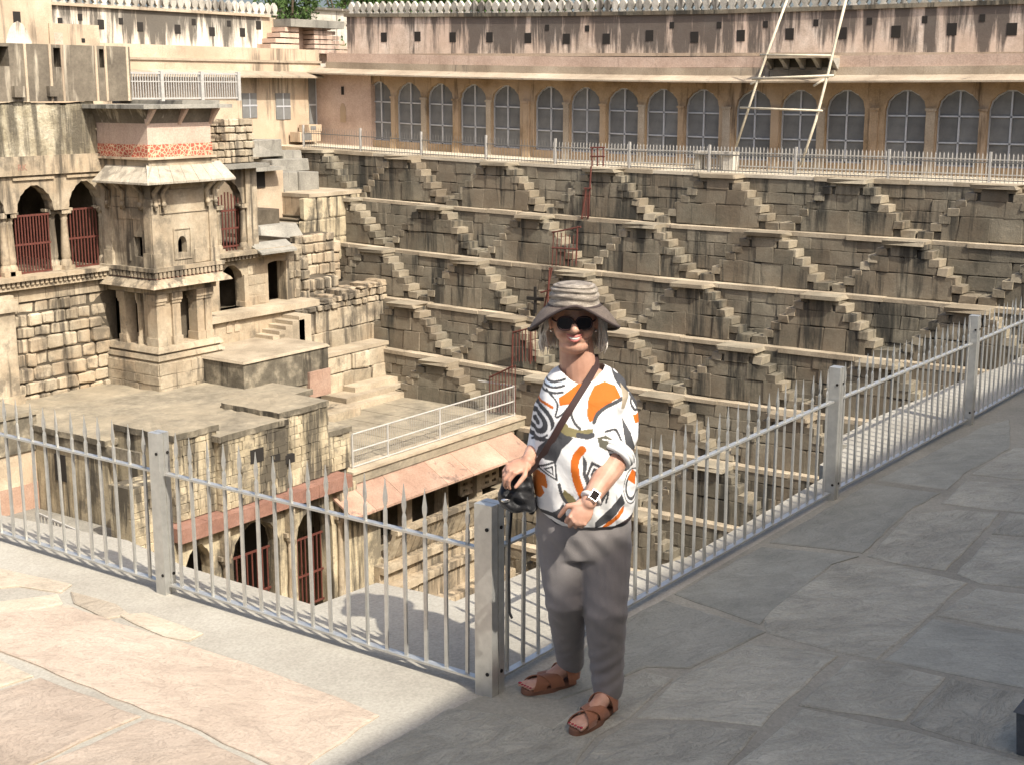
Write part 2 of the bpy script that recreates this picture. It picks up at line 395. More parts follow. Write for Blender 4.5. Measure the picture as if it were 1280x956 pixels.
# ------------------------------------------------------------------ railing round the well
def picket_mesh():
    m = MB()
    w, t = .0075, .0055                                     # half width, half thickness
    prof = [(.0, w, t), (.655, w, t), (.672, w*.55, t*.6), (.70, w*1.25, t*.8), (.72, w*1.3, t*.8), (.78, w*.35, t*.4), (.805, .0008, .0008)]
    V = []
    for z, a, b in prof: V += [(-a,-b,z),(a,-b,z),(a,b,z),(-a,b,z)]
    F = [(3,2,1,0)]+[(i*4+j, i*4+(j+1) % 4, (i+1)*4+(j+1) % 4, (i+1)*4+j) for i in range(len(prof)-1) for j in range(4)]
    m.add(V, F); me = bpy.data.meshes.new('picket'); me.from_pydata(m.v, [], m.f); me.materials.append(MT['rail']); me.update(); return me
PK = picket_mesh()
def post(name, p, label, rot=0., s=.034):
    t = thing(name, (p[0], p[1], 0), label, 'fence post', 'steel fence posts'); x, y = p
    m = MB()
    for (a0, a1, b0, b1) in ((-s,-.003,-s,s),(.003,s,-s,s)): m.box(x+a0, x+a1, y+b0, y+b1, -.02, .80)
    m.box(x-s+.004, x+s-.004, y-s+.004, y+s-.004, -.02, .792)
    m.build('post_body', MT['rail'], t)
    for z in (.09, .70):
        MB().tube([(x-s-.004, y-.02, z), (x-s+.004, y-.02, z)], .008, 8).build('bolt', MT['dark'], t)
        MB().tube([(x+.02, y-s-.004, z), (x+.02, y-s+.004, z)], .008, 8).build('bolt', MT['dark'], t)
    return t
def panel(a, b, label, n):
    a = np.array(a, float); b = np.array(b, float); L = np.linalg.norm(b-a); t = (b-a)/L; ang = math.atan2(t[1], t[0]); nn = np.array([-t[1], t[0]])
    th = thing('railing_panel', (*((a+b)/2), 0), label, 'railing', 'spiked steel railing panels')
    A = a+t*.05; B = b-t*.05
    MB().bar((*A, .60), (*B, .60), .030, .010).build('top_rail', MT['rail'], th)
    MB().bar((*A, .04), (*B, .04), .034, .010).build('bottom_rail', MT['rail'], th)
    for i in range(n):
        p = A+(B-A)*(i+.6)/(n+.2)
        o = mesh_obj('picket', PK, th, (p[0], p[1], .036), (1, 1, .96*random.uniform(.985, 1.01)), ang+random.uniform(-.3, .3))
        o.rotation_euler[0] = random.uniform(-.008, .008); o.rotation_euler[1] = random.uniform(-.008, .008)
PO, PL1, PL2 = (0,0), (.02,1.98), (.04,4.0)
PR1, PR2, PR3, PR4 = (3.40,-.05), (5.78,-.12), (8.2,-.16), (10.6,-.2)
post('fence_post', PO, 'corner fence post in front of which the woman stands', s=.043)
post('fence_post', PL1, 'steel fence post on the sunlit stretch of paving')
post('fence_post', PL2, 'steel fence post past the end of the sunlit railing')
post('fence_post', PR1, 'first steel fence post along the shaded paving from the corner post')
post('fence_post', PR2, 'second steel fence post along the shaded paving from the corner post')
post('fence_post', PR3, 'third steel fence post along the shaded paving from the corner post')
panel(PO, PL1, 'spiked steel railing between the corner post and the sunlit post', 17)
panel(PL1, PL2, 'spiked steel railing continuing past the sunlit post', 17)
panel(PO, PR1, 'long spiked railing from the corner post behind the woman', 29)
panel(PR1, PR2, 'spiked railing between first and second post of the shaded side', 21)
panel(PR2, PR3, 'spiked railing beyond the second post of the shaded side', 21)
post('fence_post', PR4, 'fourth steel fence post along the shaded paving from the corner post')
panel(PR3, PR4, 'spiked railing between third and fourth post of the shaded side', 21)
# grey box standing on the paving
q = U(1268, 940, z=0)
lb = thing('equipment_box', (q[0]+.05, q[1]-.05, 0), 'dark grey metal box standing on the shaded flagstones', 'box')
bx, by = q[0]+.10, q[1]-.12
MB().hexa([(bx-.11,by-.11,0),(bx+.11,by-.11,0),(bx+.11,by+.11,0),(bx-.11,by+.11,0)], [(bx-.12,by-.12,.17),(bx+.12,by-.12,.17),(bx+.12,by+.12,.17),(bx-.12,by+.12,.17)]).build('body', MT['slate'], lb)
MB().hexa([(bx-.13,by-.13,.17),(bx+.13,by-.13,.17),(bx+.13,by+.13,.17),(bx-.13,by+.13,.17)], [(bx-.10,by-.10,.205),(bx+.10,by-.10,.205),(bx+.10,by+.10,.205),(bx-.10,by+.10,.205)]).build('lid', MT['slate'], lb)
for k in range(4): MB().box(bx-.06+k*.035, bx-.05+k*.035, by-.125, by-.10, .03, .14).build('rib', MT['slate'], lb)
# ------------------------------------------------------------------ far side of the well: stepped tiers
def dz(y): return .30*max(0., (y-16)/15)**1.4
def wz(p): return (p[0], p[1], p[2]+dz(p[1]))
TH, TW = 1.5, .8
PER = 3.97; Y0 = 7.02                                   # right-hand edge of a top landing
RUN, LAND, SD = .212, 1.1, .55
ORD = ['topmost', 'second', 'third', 'fourth', 'fifth', 'sixth', 'seventh', 'eighth', 'ninth']
RIS = TH/7
def tier(i):
    X = 32.8-TW*i; zt = -TH*i; zb = zt-TH
    ya, yb = 4.6, (33.5 if i < 4 else 27.5 if i < 5 else 25.5)
    if i >= 6: yb = 22
    t = thing('stepped_tier', (X, 15, zb), f'{ORD[i]} stepped masonry tier below the arcade terrace, with zigzag stairs', 'stepped wall', 'tiers of the stepped well')
    m = MB()
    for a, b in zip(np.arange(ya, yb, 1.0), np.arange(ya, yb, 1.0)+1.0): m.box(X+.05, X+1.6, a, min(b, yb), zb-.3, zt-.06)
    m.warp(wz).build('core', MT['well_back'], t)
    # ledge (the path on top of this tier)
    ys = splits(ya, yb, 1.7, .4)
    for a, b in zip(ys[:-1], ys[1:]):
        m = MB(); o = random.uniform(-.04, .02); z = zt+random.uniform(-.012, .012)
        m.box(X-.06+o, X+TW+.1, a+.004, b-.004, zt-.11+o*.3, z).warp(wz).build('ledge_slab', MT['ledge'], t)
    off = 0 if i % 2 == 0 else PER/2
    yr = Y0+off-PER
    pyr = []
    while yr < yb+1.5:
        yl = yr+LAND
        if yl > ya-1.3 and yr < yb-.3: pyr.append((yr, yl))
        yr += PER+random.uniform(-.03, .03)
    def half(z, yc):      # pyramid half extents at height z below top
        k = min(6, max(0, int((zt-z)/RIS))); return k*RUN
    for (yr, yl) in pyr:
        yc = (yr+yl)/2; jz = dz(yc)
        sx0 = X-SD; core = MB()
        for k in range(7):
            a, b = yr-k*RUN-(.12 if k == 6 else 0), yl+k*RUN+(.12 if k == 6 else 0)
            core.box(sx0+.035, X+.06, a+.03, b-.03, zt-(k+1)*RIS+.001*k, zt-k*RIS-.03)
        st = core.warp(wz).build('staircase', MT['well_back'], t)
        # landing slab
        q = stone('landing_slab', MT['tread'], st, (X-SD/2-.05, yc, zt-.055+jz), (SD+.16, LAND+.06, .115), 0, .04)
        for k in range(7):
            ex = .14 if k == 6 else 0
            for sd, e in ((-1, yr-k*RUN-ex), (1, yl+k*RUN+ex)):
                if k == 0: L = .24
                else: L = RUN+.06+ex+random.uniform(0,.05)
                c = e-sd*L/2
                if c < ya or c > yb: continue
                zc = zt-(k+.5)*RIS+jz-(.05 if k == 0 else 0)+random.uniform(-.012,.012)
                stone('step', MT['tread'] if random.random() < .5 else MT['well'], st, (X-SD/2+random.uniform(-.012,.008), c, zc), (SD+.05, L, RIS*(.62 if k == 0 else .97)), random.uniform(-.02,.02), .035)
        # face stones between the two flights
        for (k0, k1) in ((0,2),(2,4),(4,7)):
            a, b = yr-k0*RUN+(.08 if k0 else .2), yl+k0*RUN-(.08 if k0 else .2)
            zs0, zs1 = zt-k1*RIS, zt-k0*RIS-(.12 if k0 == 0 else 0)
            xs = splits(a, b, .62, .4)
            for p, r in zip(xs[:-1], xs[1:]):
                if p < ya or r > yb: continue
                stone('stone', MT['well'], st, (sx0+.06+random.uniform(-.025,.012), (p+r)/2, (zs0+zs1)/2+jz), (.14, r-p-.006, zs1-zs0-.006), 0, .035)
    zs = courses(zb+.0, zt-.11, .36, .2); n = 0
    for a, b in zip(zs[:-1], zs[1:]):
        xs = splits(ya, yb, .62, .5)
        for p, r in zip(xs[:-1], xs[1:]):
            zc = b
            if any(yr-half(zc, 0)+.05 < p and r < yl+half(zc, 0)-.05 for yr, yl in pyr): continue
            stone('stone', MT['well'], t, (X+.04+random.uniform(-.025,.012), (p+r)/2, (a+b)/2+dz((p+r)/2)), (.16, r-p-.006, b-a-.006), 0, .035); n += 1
    return n
for i in range(9): tier(i)
MB().box(-4, 26, .0, 30, -14.3, -13.6).build('well_floor', MT['ledge'], kind='structure')
# ------------------------------------------------------------------ far terrace and arcade
XA = 35.3; YA, YC = 4.0, 34.2
m = MB()
for a in np.arange(3, 36, 1.5): m.box(32.72, 37.0, a, a+1.5, -.1, .0)
m.warp(wz).build('far_terrace', MT['far_terrace'], kind='structure')
def zl(v, u=827): return float(U(u, v, X=XA)[2])-dz(float(U(u, v, X=XA)[1]))
ZS, ZW1, ZE = zl(196), zl(112), zl(103)               # sill, arch top, eave edge
arc = thing('arcade_building', (XA, 19, 0), 'long pinkish arcade building with arched screened windows behind the far terrace', 'building')
centres = [474,511,550,591,632,686,731,778,827,877,941,998,1056,1131,1197,1262]
wy = [float(U(u, 150, X=XA)[1]) for u in centres]+[6.55, 4.9]
HWd = .60
zsp = ZW1-.52
def arch_pts(yc, hw, zs, z1, lobes=7):
    out = []
    n = lobes*4
    for k in range(n+1):
        a = math.pi*k/n
        r = 1-.035*abs(math.sin(a*lobes))
        px_ = -math.cos(a); pz = math.sin(a)
        out.append((yc+hw*px_*r*(1.0), zs+(z1-zs)*(pz*r+.06*max(0, pz-.85)/.15)))
    return out
wall = MB(); ZT0 = ZE+.25
bounds = [YA]+[None]*0
wys = sorted(wy); prev = YA
def wallquad(y0, z0, y1, z1, y2, z2, y3, z3, x=XA): wall.add([(x,y0,z0),(x,y1,z1),(x,y2,z2),(x,y3,z3)], [(3,2,1,0)])
for yc in wys:
    a, b = yc-HWd, yc+HWd
    wall.box(XA, XA+.4, prev, a, 0, ZT0)
    pts = arch_pts(yc, HWd, zsp, ZW1)
    pts = [(a, zsp)]+pts[1:-1]+[(b, zsp)]
    for (p, q) in zip(pts[:-1], pts[1:]):
        wall.add([(XA,p[0],p[1]),(XA,q[0],q[1]),(XA,q[0],ZT0),(XA,p[0],ZT0)], [(3,2,1,0)])
        wall.add([(XA,p[0],p[1]),(XA,q[0],q[1]),(XA+.4,q[0],q[1]),(XA+.4,p[0],p[1])], [(0,1,2,3)])
    wall.box(XA, XA+.4, a, b, 0, ZS)
    prev = b
wall.box(XA, XA+.4, prev, 31.9, 0, ZT0)
wall.warp(wz).build('arcade_wall', MT['arc_wall'], arc)
# pink end wall with small niche
m = MB(); m.box(XA-.05, XA+.4, 31.25, 33.97, 0, ZE+.02); m.warp(wz).build('pink_wall', MT['pink'], arc)
nz = zl(128, 430)
ny = float(U(430, 130, X=XA)[1])
MB().prism([(XA-.06, ny+dy, .85+dy2) for dy, dy2 in ((-.14,0),(.14,0),(.14,.5),(.07,.66),(0,.7),(-.07,.66),(-.14,.5))], (-.015,0,0)).warp(wz).build('niche', MT['arc_wall'], arc)
MB().box(XA-.075, XA-.05, ny-.06, ny+.06, 1.85, 2.15).warp(wz).build('vent_hole', MT['dark'], arc)
# pilasters with capitals between the windows
for k in range(len(wys)-1):
    g0, g1 = wys[k]+HWd, wys[k+1]-HWd; w = g1-g0
    if w < .10: continue
    c = (g0+g1)/2; hw = min(.13, w/2-.012)
    m = MB(); m.box(XA-.06, XA+.01, c-hw, c+hw, 0, zsp-.05); m.box(XA-.09, XA+.01, c-hw-.03, c+hw+.03, zsp-.05, zsp+.02); m.box(XA-.09, XA+.01, c-hw-.03, c+hw+.03, 0, .42)
    m.warp(wz).build('pilaster', MT['eave'] if k % 2 else MT['arc_wall'], arc)
# windows: metal frames with screens
for yc in wys:
    hw = HWd-.015; x = XA+.16; t = .022
    m = MB()
    pts = arch_pts(yc, hw, zsp, ZW1-.02, 7)
    path = [(x, yc-hw, ZS)]+[(x, p[0], p[1]) for p in pts]+[(x, yc+hw, ZS)]
    for p, q in zip(path[:-1], path[1:]): m.bar(p, q, .04, .05, (1,0,0))
    h = ZW1-ZS; z1, z2 = ZS+h*.31, ZS+h*.66
    m.bar((x,yc,ZS),(x,yc,ZW1-.03), .05, .05, (1,0,0))
    for z in (ZS+.02, z1, z2): m.bar((x,yc-hw,z),(x,yc+hw,z), .045, .05, (1,0,0))
    w = m.warp(wz).build('window', MT['frame'], arc)
    xp = x+.03
    for s_ in (-1, 1):
        for z0, zz in ((ZS, z1), (z1, z2)):
            a, b = (yc-hw, yc) if s_ < 0 else (yc, yc+hw)
            MB().add([(xp,a,z0),(xp,b,z0),(xp,b,zz),(xp,a,zz)], [(3,2,1,0)]).warp(wz).build('pane', MT['pane'], w)
        tp = [(xp, yc, z2)]+[(xp, p[0], max(p[1], z2)) for p in (pts[:len(pts)//2+1] if s_ < 0 else pts[len(pts)//2:])]
        if s_ < 0: tp = [(xp, yc-hw, z2)]+tp[1:]+[(xp, yc, z2)]
        else: tp = [(xp, yc, z2)]+tp[1:]+[(xp, yc+hw, z2)]
        MB().prism(tp, (.01,0,0)).warp(wz).build('pane', MT['pane'], w)
# dark back of the gallery rooms
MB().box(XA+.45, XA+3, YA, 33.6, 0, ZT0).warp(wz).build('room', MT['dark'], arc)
# eave: sloping stone slabs, then mouldings and parapet
def strip(name, mat, x0, x1, z00, z01, z10, z11, ya=YA-1, yb=33.4, step=1.5, parent=arc, gap=.006):
    """slab whose outer edge (x0) spans z00..z01 and inner edge (x1) z10..z11, cut into lengths"""
    ys = splits(ya, yb, step, .15)
    for a, b in zip(ys[:-1], ys[1:]):
        b -= gap
        MB().hexa([(x0,a,z00),(x1,a,z10),(x1,b,z10),(x0,b,z00)], [(x0,a,z01),(x1,a,z11),(x1,b,z11),(x0,b,z01)]).warp(wz).build(name, mat, parent)
ZE2 = zl(91)
strip('eave_slab', MT['eave'], XA-.75, XA+.05, ZE, ZE+.05, ZE2-.1, ZE2-.04, yb=34.0)
ZB1, ZB2 = zl(85), zl(72)
strip('cornice', MT['eave'], XA-.12, XA+.5, ZE2-.14, ZB1, ZE2-.14, ZB1, step=4)
strip('band', MT['pink'], XA-.04, XA+.5, ZB1, ZB2, ZB1, ZB2, step=5)
XP = XA+.9
def zp(v, u=827): q = U(u, v, X=XP); return float(q[2])-dz(float(q[1]))
ZP0, ZP1, ZP2 = ZB2-.05, zp(19), zp(14)
pw = MB()
for a in np.arange(YA-1, 33.2, 1.2): pw.box(XP, XP+.5, a, min(a+1.2, 33.2), ZP0-.2, ZP1)
pw.warp(wz).build('parapet_wall', MT['parapet'], arc)
MB().box(XA+.4, XP+.1, YA-1, 33.2, ZB2-.12, ZB2-.02).warp(wz).build('roof_ledge', MT['eave'], arc)
strip('coping', MT['well'], XP-.07, XP+.55, ZP1, ZP2, ZP1, ZP2, step=3, yb=33.3)
for (u, v) in [(480,47),(522,46),(566,47),(612,47),(660,48),(708,49),(758,49),(812,45),(868,47),(926,45),(987,43),(1053,42),(1120,40),(1190,37),(1265,37)]:
    q = U(u, v, X=XP); s_ = .14
    MB().box(XP-.012, XP+.02, q[1]-s_, q[1]+s_, q[2]-.17, q[2]+.17).build('vent_hole', MT['dark'], arc)
for (u, v) in [(684,35),(734,36),(840,32),(899,32),(957,31),(1020,29),(1087,27),(1156,25),(1228,23)]:
    q = U(u, v, X=XP)
    MB().box(XP-.012, XP+.02, q[1]-.08, q[1]+.08, q[2]-.1, q[2]+.1).build('vent_hole', MT['dark'], arc)
# merlons
def merlon_mesh(mat):
    prof = [(-.10,0),(-.10,.04),(-.055,.07),(-.11,.16),(-.125,.24),(-.09,.33),(-.03,.39),(0,.43),(.03,.39),(.09,.33),(.125,.24),(.11,.16),(.055,.07),(.10,.04),(.10,0)]
    m = MB().prism([(0,-a,b) for a, b in prof], (.13,0,0)); me = bpy.data.meshes.new('merlon'); me.from_pydata(m.v, [], m.f); me.materials.append(mat); me.update(); return me
ML = merlon_mesh(MT['merlon'])
y = YA-.8; MH = (zp(-4)-ZP2)/.43
while y < 33.2:
    mesh_obj('merlon', ML, arc, (XP+.12+random.uniform(-.02,.02), y, ZP2+dz(y)), (1, 1.05, MH*random.uniform(.93,1.03))); y += .305
# bracketed balcony under the poles
by0, by1 = float(U(1038,72,X=XA-.6)[1]), float(U(956,72,X=XA-.6)[1])
bz0, bz1, bz2 = float(U(1000,86,X=XA-.6)[2]), float(U(1000,73,X=XA-.6)[2]), float(U(1000,68,X=XA-.6)[2])
jb = MB().box(XA-.75, XA+.2, by0-.05, by1+.05, bz1, bz1+.07).build('balcony_slab', MT['eave'], arc)
for k in range(5):
    yk = by0+(by1-by0)*k/4
    MB().prism([(XA-.65,yk-.06,bz1),(XA+.1,yk-.06,bz1),(XA+.1,yk-.06,bz0-.1),(XA-.2,yk-.06,bz0),(XA-.4,yk-.06,bz0+.15)], (0,.12,0)).build('bracket', MT['merlon'], arc)
MB().box(XA-.3, XA+.3, by0, by1, bz0-.35, bz0-.05).build('balcony_base', MT['well'], arc)
MB().box(XA-.09, XA+.2, by0+.05, by1-.05, bz0-.02, bz1-.01).build('balcony_recess', MT['well_back'], arc)
# railings on the far terrace
def far_fence(x, ya, yb, step, label, npk, h=.75, dark=False):
    t = thing('terrace_railing', (x, (ya+yb)/2, dz((ya+yb)/2)), label, 'railing')
    k = int((yb-ya)/step)
    for j in range(k+1):
        y = ya+j*step; MB().box(x-.03, x+.03, y-.03, y+.03, 0, h+.08).warp(wz).build('post', MT['railw'], t)
    m = MB()
    for j in range(k):
        m.bar((x,ya+j*step,h*.72),(x,ya+(j+1)*step,h*.72), .03, .03); m.bar((x,ya+j*step,.06),(x,ya+(j+1)*step,.06), .03, .03)
    m.warp(wz).build('rails', MT['rail_dull'], t)
    for j in range(npk):
        y = ya+(yb-ya)*(j+.5)/npk
        mesh_obj('picket', PKF, t, (x, y, dz(y)), (1,1,h))
mm = MB().box(-.005,.005,-.005,.005,0,.95).add([(-.005,-.005,.95),(.005,-.005,.95),(.005,.005,.95),(-.005,.005,.95),(0,0,1.04)], [(0,1,4),(1,2,4),(2,3,4),(3,0,4)])
PKF = bpy.data.meshes.new('picket'); PKF.from_pydata(mm.v, [], mm.f); PKF.materials.append(MT['rail_dull']); PKF.update()
far_fence(32.95, 5.2, 32.5, 2.73, 'thin steel railing along the edge of the far terrace', 240, .72)
mm = MB().box(-.012,.012,-.013,.013,0,.95).add([(-.012,-.013,.95),(.012,-.013,.95),(.012,.013,.95),(-.012,.013,.95),(0,0,1.04)], [(0,1,4),(1,2,4),(2,3,4),(3,0,4)])
PKW = bpy.data.meshes.new('picket'); PKW.from_pydata(mm.v, [], mm.f); PKW.materials.append(MT['railw']); PKW.update()
t = thing('terrace_railing', (34.5, 15, 0), 'pale picket railing in front of the arcade windows', 'railing')
yb = float(U(690,190,X=34.5)[1])
m = MB().bar((34.5,5,.52),(34.5,yb,.52), .04, .03).bar((34.5,5,.12),(34.5,yb,.12), .04, .03); m.build('rails', MT['railw'], t)
for j in range(150): mesh_obj('picket', PKW, t, (34.5, 5+(yb-5)*(j+.5)/150, 0), (1,1,.68))
# white slatted bench
by_, byb = float(U(921,190,X=34.1)[1]), float(U(871,190,X=34.1)[1])
t = thing('bench', (34.1, (by_+byb)/2, 0), 'white slatted stone bench on the far terrace below the arcade', 'bench')
MB().box(33.85, 34.3, by_, byb, .46, .56).build('seat', MT['merlon'], t)
for a, b in ((by_+.02, by_+.34), (byb-.2, byb-.05)): MB().box(33.9, 34.25, a, b, 0, .46).build('leg', MT['merlon'], t)
for k in range(8):
    y = by_+.4+(byb-by_-.62)*k/7; MB().box(34.0, 34.04, y-.02, y+.02, 0, .46).build('slat', MT['railw'], t)
# bamboo poles leaning on the arcade
def on(u, v, x): return U(u, v, X=x)
t = thing('pole_frame', on(960,200,34.2), 'frame of pale bamboo poles leaning against the arcade balcony', 'pole frame')
def poleP(pts, r, name='pole'): MB().tube(pts, r, 7).build(name, MT['bamboo'], t, smooth=True)
poleP([on(920,184,33.6), on(945,107,34.0), on(958,70,34.2), on(986,-6,34.4)], .038)
poleP([on(1001,207,33.3), on(1020,150,33.7), on(1035,92,34.1), on(1045,50,34.3), on(1059,-6,34.4)], .042)
poleP([on(925,135,33.75), on(1028,139,33.7)], .03, 'crossbar')
poleP([on(940,99,34.0), on(1042,95,34.05)], .04, 'crossbar')
poleP([on(950,69,34.2), on(1040,70,34.2)], .035, 'crossbar')
poleP([on(938,106,33.95), on(956,97,34.15)], .035, 'crossbar'); poleP([on(1017,108,33.95), on(1030,100,34.0)], .035, 'crossbar')
# red steel stair guard running down the far wall
t = thing('stair_guard', (31, 19.6, -6), 'rusty red metal guard rails down the stepped wall', 'guard rail')
def rp(pts, X_, r=.028, name='rail'): MB().tube([U(u, v, X=X_) for u, v in pts], r, 6).build(name, MT['red'], t)
for uu in (740, 747, 754): rp([(uu,185),(uu,208)], 32.4)
rp([(738,185),(756,185)], 32.4); rp([(738,196),(756,196)], 32.4)
rp([(739,208),(735,274)], 31.95); rp([(733,235),(727,274)], 31.9); rp([(730,236),(739,236)], 31.9)
for k in range(5): rp([(729+k*2,238),(728+k*2,272)], 31.92, .014, 'bar')
for k in range(7): rp([(692+k*5,290+k*1.),(690+k*5,333)], 31.0, .016, 'bar')
rp([(690,291),(726,284)], 31.0); rp([(690,310),(722,312)], 31.0); rp([(722,283),(720,330)], 31.0)
rp([(687,335),(684,392)], 30.2); rp([(690,335),(679,392)], 30.25); rp([(676,366),(690,362)], 30.2)
for k in range(8): rp([(641+k*4,414-k*.8),(641+k*4,452)], 29.5, .016, 'bar')
rp([(641,416),(672,408)], 29.5); rp([(641,418),(640,462)], 29.5); rp([(663,412),(663,455)], 29.5)
for k in range(9): rp([(612+k*4,470-k*1.7),(612+k*4,515)], 28.75, .016, 'bar')
rp([(612,472),(641,458)], 28.75)
# cross on the wall
c = U(669,375,X=30.3)
t = thing('iron_cross', c, 'small black iron cross fixed to the stepped wall beside the red guard', 'cross')
MB().box(c[0]-.03,c[0]+.03,c[1]-.04,c[1]+.04,c[2]-.42,c[2]+.4).build('upright', MT['dark'], t); MB().box(c[0]-.034,c[0]+.034,c[1]-.3,c[1]+.3,c[2]-.02,c[2]+.08).build('arm', MT['dark'], t)
# ------------------------------------------------------------------ palace side of the well (faces -y)
MT['ashlar'] = masonry_mat('palace_ashlar', (.21,.172,.12), (.35,.295,.21), (.47,.405,.30), 1.3, .24, .44, (.065,.056,.044), (.37,.27,.17), .5, bst=.8, patch=(.13,.11,.082), patch_amt=.15)
MT['ashlar_back'] = masonry_mat('mortar_and_inner_shade', (.05,.042,.03), (.085,.07,.05), (.13,.108,.078), 1.5, 0)  # joint mortar; its dark tone also paints shade inside gallery and porch
MT['palace'] = masonry_mat('palace_stone', (.20,.165,.115), (.355,.298,.212), (.47,.405,.30), 1.3, .08, .46, (.08,.068,.052), (.37,.275,.175), .5, bst=.8, fine=11, patch=(.15,.128,.095), patch_amt=.12)
MT['peel'] = masonry_mat('peeling_plaster', (.24,.205,.13), (.44,.39,.275), (.58,.53,.41), 2.0, 0, .62, (.09,.078,.058), (.22,.18,.115), .8, bst=1., bd=.05, fine=9)
MT['dark_plaster'] = masonry_mat('blackened_plaster', (.10,.085,.065), (.15,.127,.095), (.21,.18,.135), 1.2, 0, .24, (.52,.46,.35), bst=.5, fine=14)
MT['grimy'] = masonry_mat('grimy_concrete', (.08,.07,.052), (.14,.122,.09), (.33,.285,.205), 2.4, .05, .40, (.03,.026,.02), bst=.8, fine=12)
MT['roof'] = masonry_mat('roof_screed', (.155,.135,.10), (.235,.205,.15), (.33,.285,.205), 1.6, .05, 0, warm=(.31,.26,.18), warm_amt=.5, bst=.6, bd=.03, fine=7)
MT['wing'] = masonry_mat('wing_ashlar', (.27,.225,.145), (.41,.345,.23), (.51,.44,.305), 1.2, .12, .76, (.05,.044,.035), bst=.5, patch=(.12,.105,.08), patch_amt=.12)
MT['redstone'] = masonry_mat('red_sandstone', (.19,.10,.075), (.26,.14,.10), (.32,.19,.145), 1.4, .1, .12)
MT['pinkstone'] = masonry_mat('pink_sandstone_slab', (.28,.175,.125), (.36,.235,.17), (.42,.295,.22), 1.2, .16, .15, (.14,.10,.08))
MT['greyslab'] = masonry_mat('grey_slab', (.17,.162,.138), (.235,.222,.188), (.30,.284,.24), 1.4, .14, .3, (.08,.078,.066))
MT['awning'] = masonry_mat('awning_stone', (.26,.23,.175), (.36,.32,.25), (.43,.39,.31), 2., .1, .4, (.17,.15,.12), bst=.6)
def frieze_mat():
    m, nt, b = newmat('painted_frieze'); g = G(nt); P = g.pos()
    v = g.n('TexVoronoi'); v.inputs['Scale'].default_value = 9; v.feature = 'DISTANCE_TO_EDGE'; g.l(g.scaled(P, (1,1,1.2)), v.inputs['Vector'])
    c = g.mix(g.maprange(v.outputs[0], .05, .12), (.60,.44,.28), (.42,.10,.06)); c = g.mix(1.0, c, g.ramp(g.noise(P, 3, 6, .6), [(.3,.6),(.7,1.2)]), 'MULTIPLY')
    g.l(c, b.inputs['Base Color']); b.inputs['Roughness'].default_value = .9; return m
MT['frieze'] = frieze_mat()
def arch_wall(parent, name, mat, x0, x1, y, z0, z1, ops, thick=.35, lobes=7):
    m = MB(); prev = x0
    for (xc, hw, zb, zs, zt) in sorted(ops):
        a, b = xc-hw, xc+hw
        if a > prev: m.box(prev, a, y, y+thick, z0, z1)
        pts = arch_pts(xc, hw, zs, zt, lobes); pts = [(a, zs)]+pts[1:-1]+[(b, zs)]
        for p, q in zip(pts[:-1], pts[1:]):
            for yy, o in ((y, 1), (y+thick, -1)):
                m.add([(p[0],yy,p[1]),(q[0],yy,q[1]),(q[0],yy,z1),(p[0],yy,z1)], [(0,1,2,3)[::o]])
            m.add([(p[0],y,p[1]),(q[0],y,q[1]),(q[0],y+thick,q[1]),(p[0],y+thick,p[1])], [(3,2,1,0)])
        m.add([(a,y,z1),(b,y,z1),(b,y+thick,z1),(a,y+thick,z1)], [(0,1,2,3)])
        if zb > z0+.01: m.box(a, b, y, y+thick, z0, zb)
        prev = b
    if x1 > prev: m.box(prev, x1, y, y+thick, z0, z1)
    return m.build(name, mat, parent)
def column(parent, x, y, z0, z1, r, mat):
    h = z1-z0; m = MB()
    m.box(x-r*1.5, x+r*1.5, y-r*1.5, y+r*1.5, z0, z0+h*.07)
    m.lathe([(r*1.45,h*.07),(r*1.45,h*.12),(r*1.0,h*.17),(r*1.18,h*.22),(r*.8,h*.8),(r*.95,h*.83),(r*.8,h*.86),(r*1.25,h*.92)], (x, y, z0), 12)
    m.box(x-r*1.35, x+r*1.35, y-r*1.35, y+r*1.35, z0+h*.915, z1)
    m.box(x-r*2.2, x+r*2.2, y-r*.9, y+r*.9, z1-h*.045, z1)
    return m.build('column', mat, parent, smooth=40)
def grille(parent, x0, x1, y, z0, z1, n, rails=(0., .5, 1.), mat='red', topfn=None):
    m = MB()
    for k in range(n):
        x = x0+(x1-x0)*(k+.5)/n; zt = topfn(x) if topfn else z1
        m.box(x-.016, x+.016, y-.012, y+.012, z0, zt)
    for r in rails: m.box(x0, x1, y-.018, y+.018, z0+(z1-z0)*r-.025, z0+(z1-z0)*r+.025)
    return m.build('grille', MT[mat], parent)
def Yz(u, v, Y): q = U(u, v, Y=Y); return float(q[0]), float(q[2])
YP = 27.0
pal = thing('palace_wing', (17.5, YP, -5.4), 'weathered palace facade with two cusped arches, red grilles and blackened parapet', 'building')
X0p = 14.2; XT = 19.5
MB().box(X0p, XT+.3, YP+.02, YP+1.6, -6.2, -2.5).build('wall_core', MT['ashlar_back'], pal)
masonry(pal, MT['ashlar'], (X0p, YP), (XT, YP), -5.6, -2.85, .36, .46, .24, .03, .10, ch=.11, maxn=150)
for a, b in zip(*(lambda s: (s[:-1], s[1:]))(splits(X0p, XT, .9, .3))):
    MB().box(a, b-.012, YP-.05, YP+.3, -2.84, -2.5).build('course_stone', MT['palace'], pal)
# cut pilaster at the left edge of the stone wall
px_, _ = Yz(8, 420, YP-.25)
MB().box(px_-1.4, px_+.25, YP-.3, YP+.02, -5.5, -2.6).box(px_-1.45, px_+.32, YP-.38, YP-.02, -5.5, -5.1).box(px_-1.45, px_+.32, YP-.38, YP-.02, -3.0, -2.7).build('buttress', MT['palace'], pal)
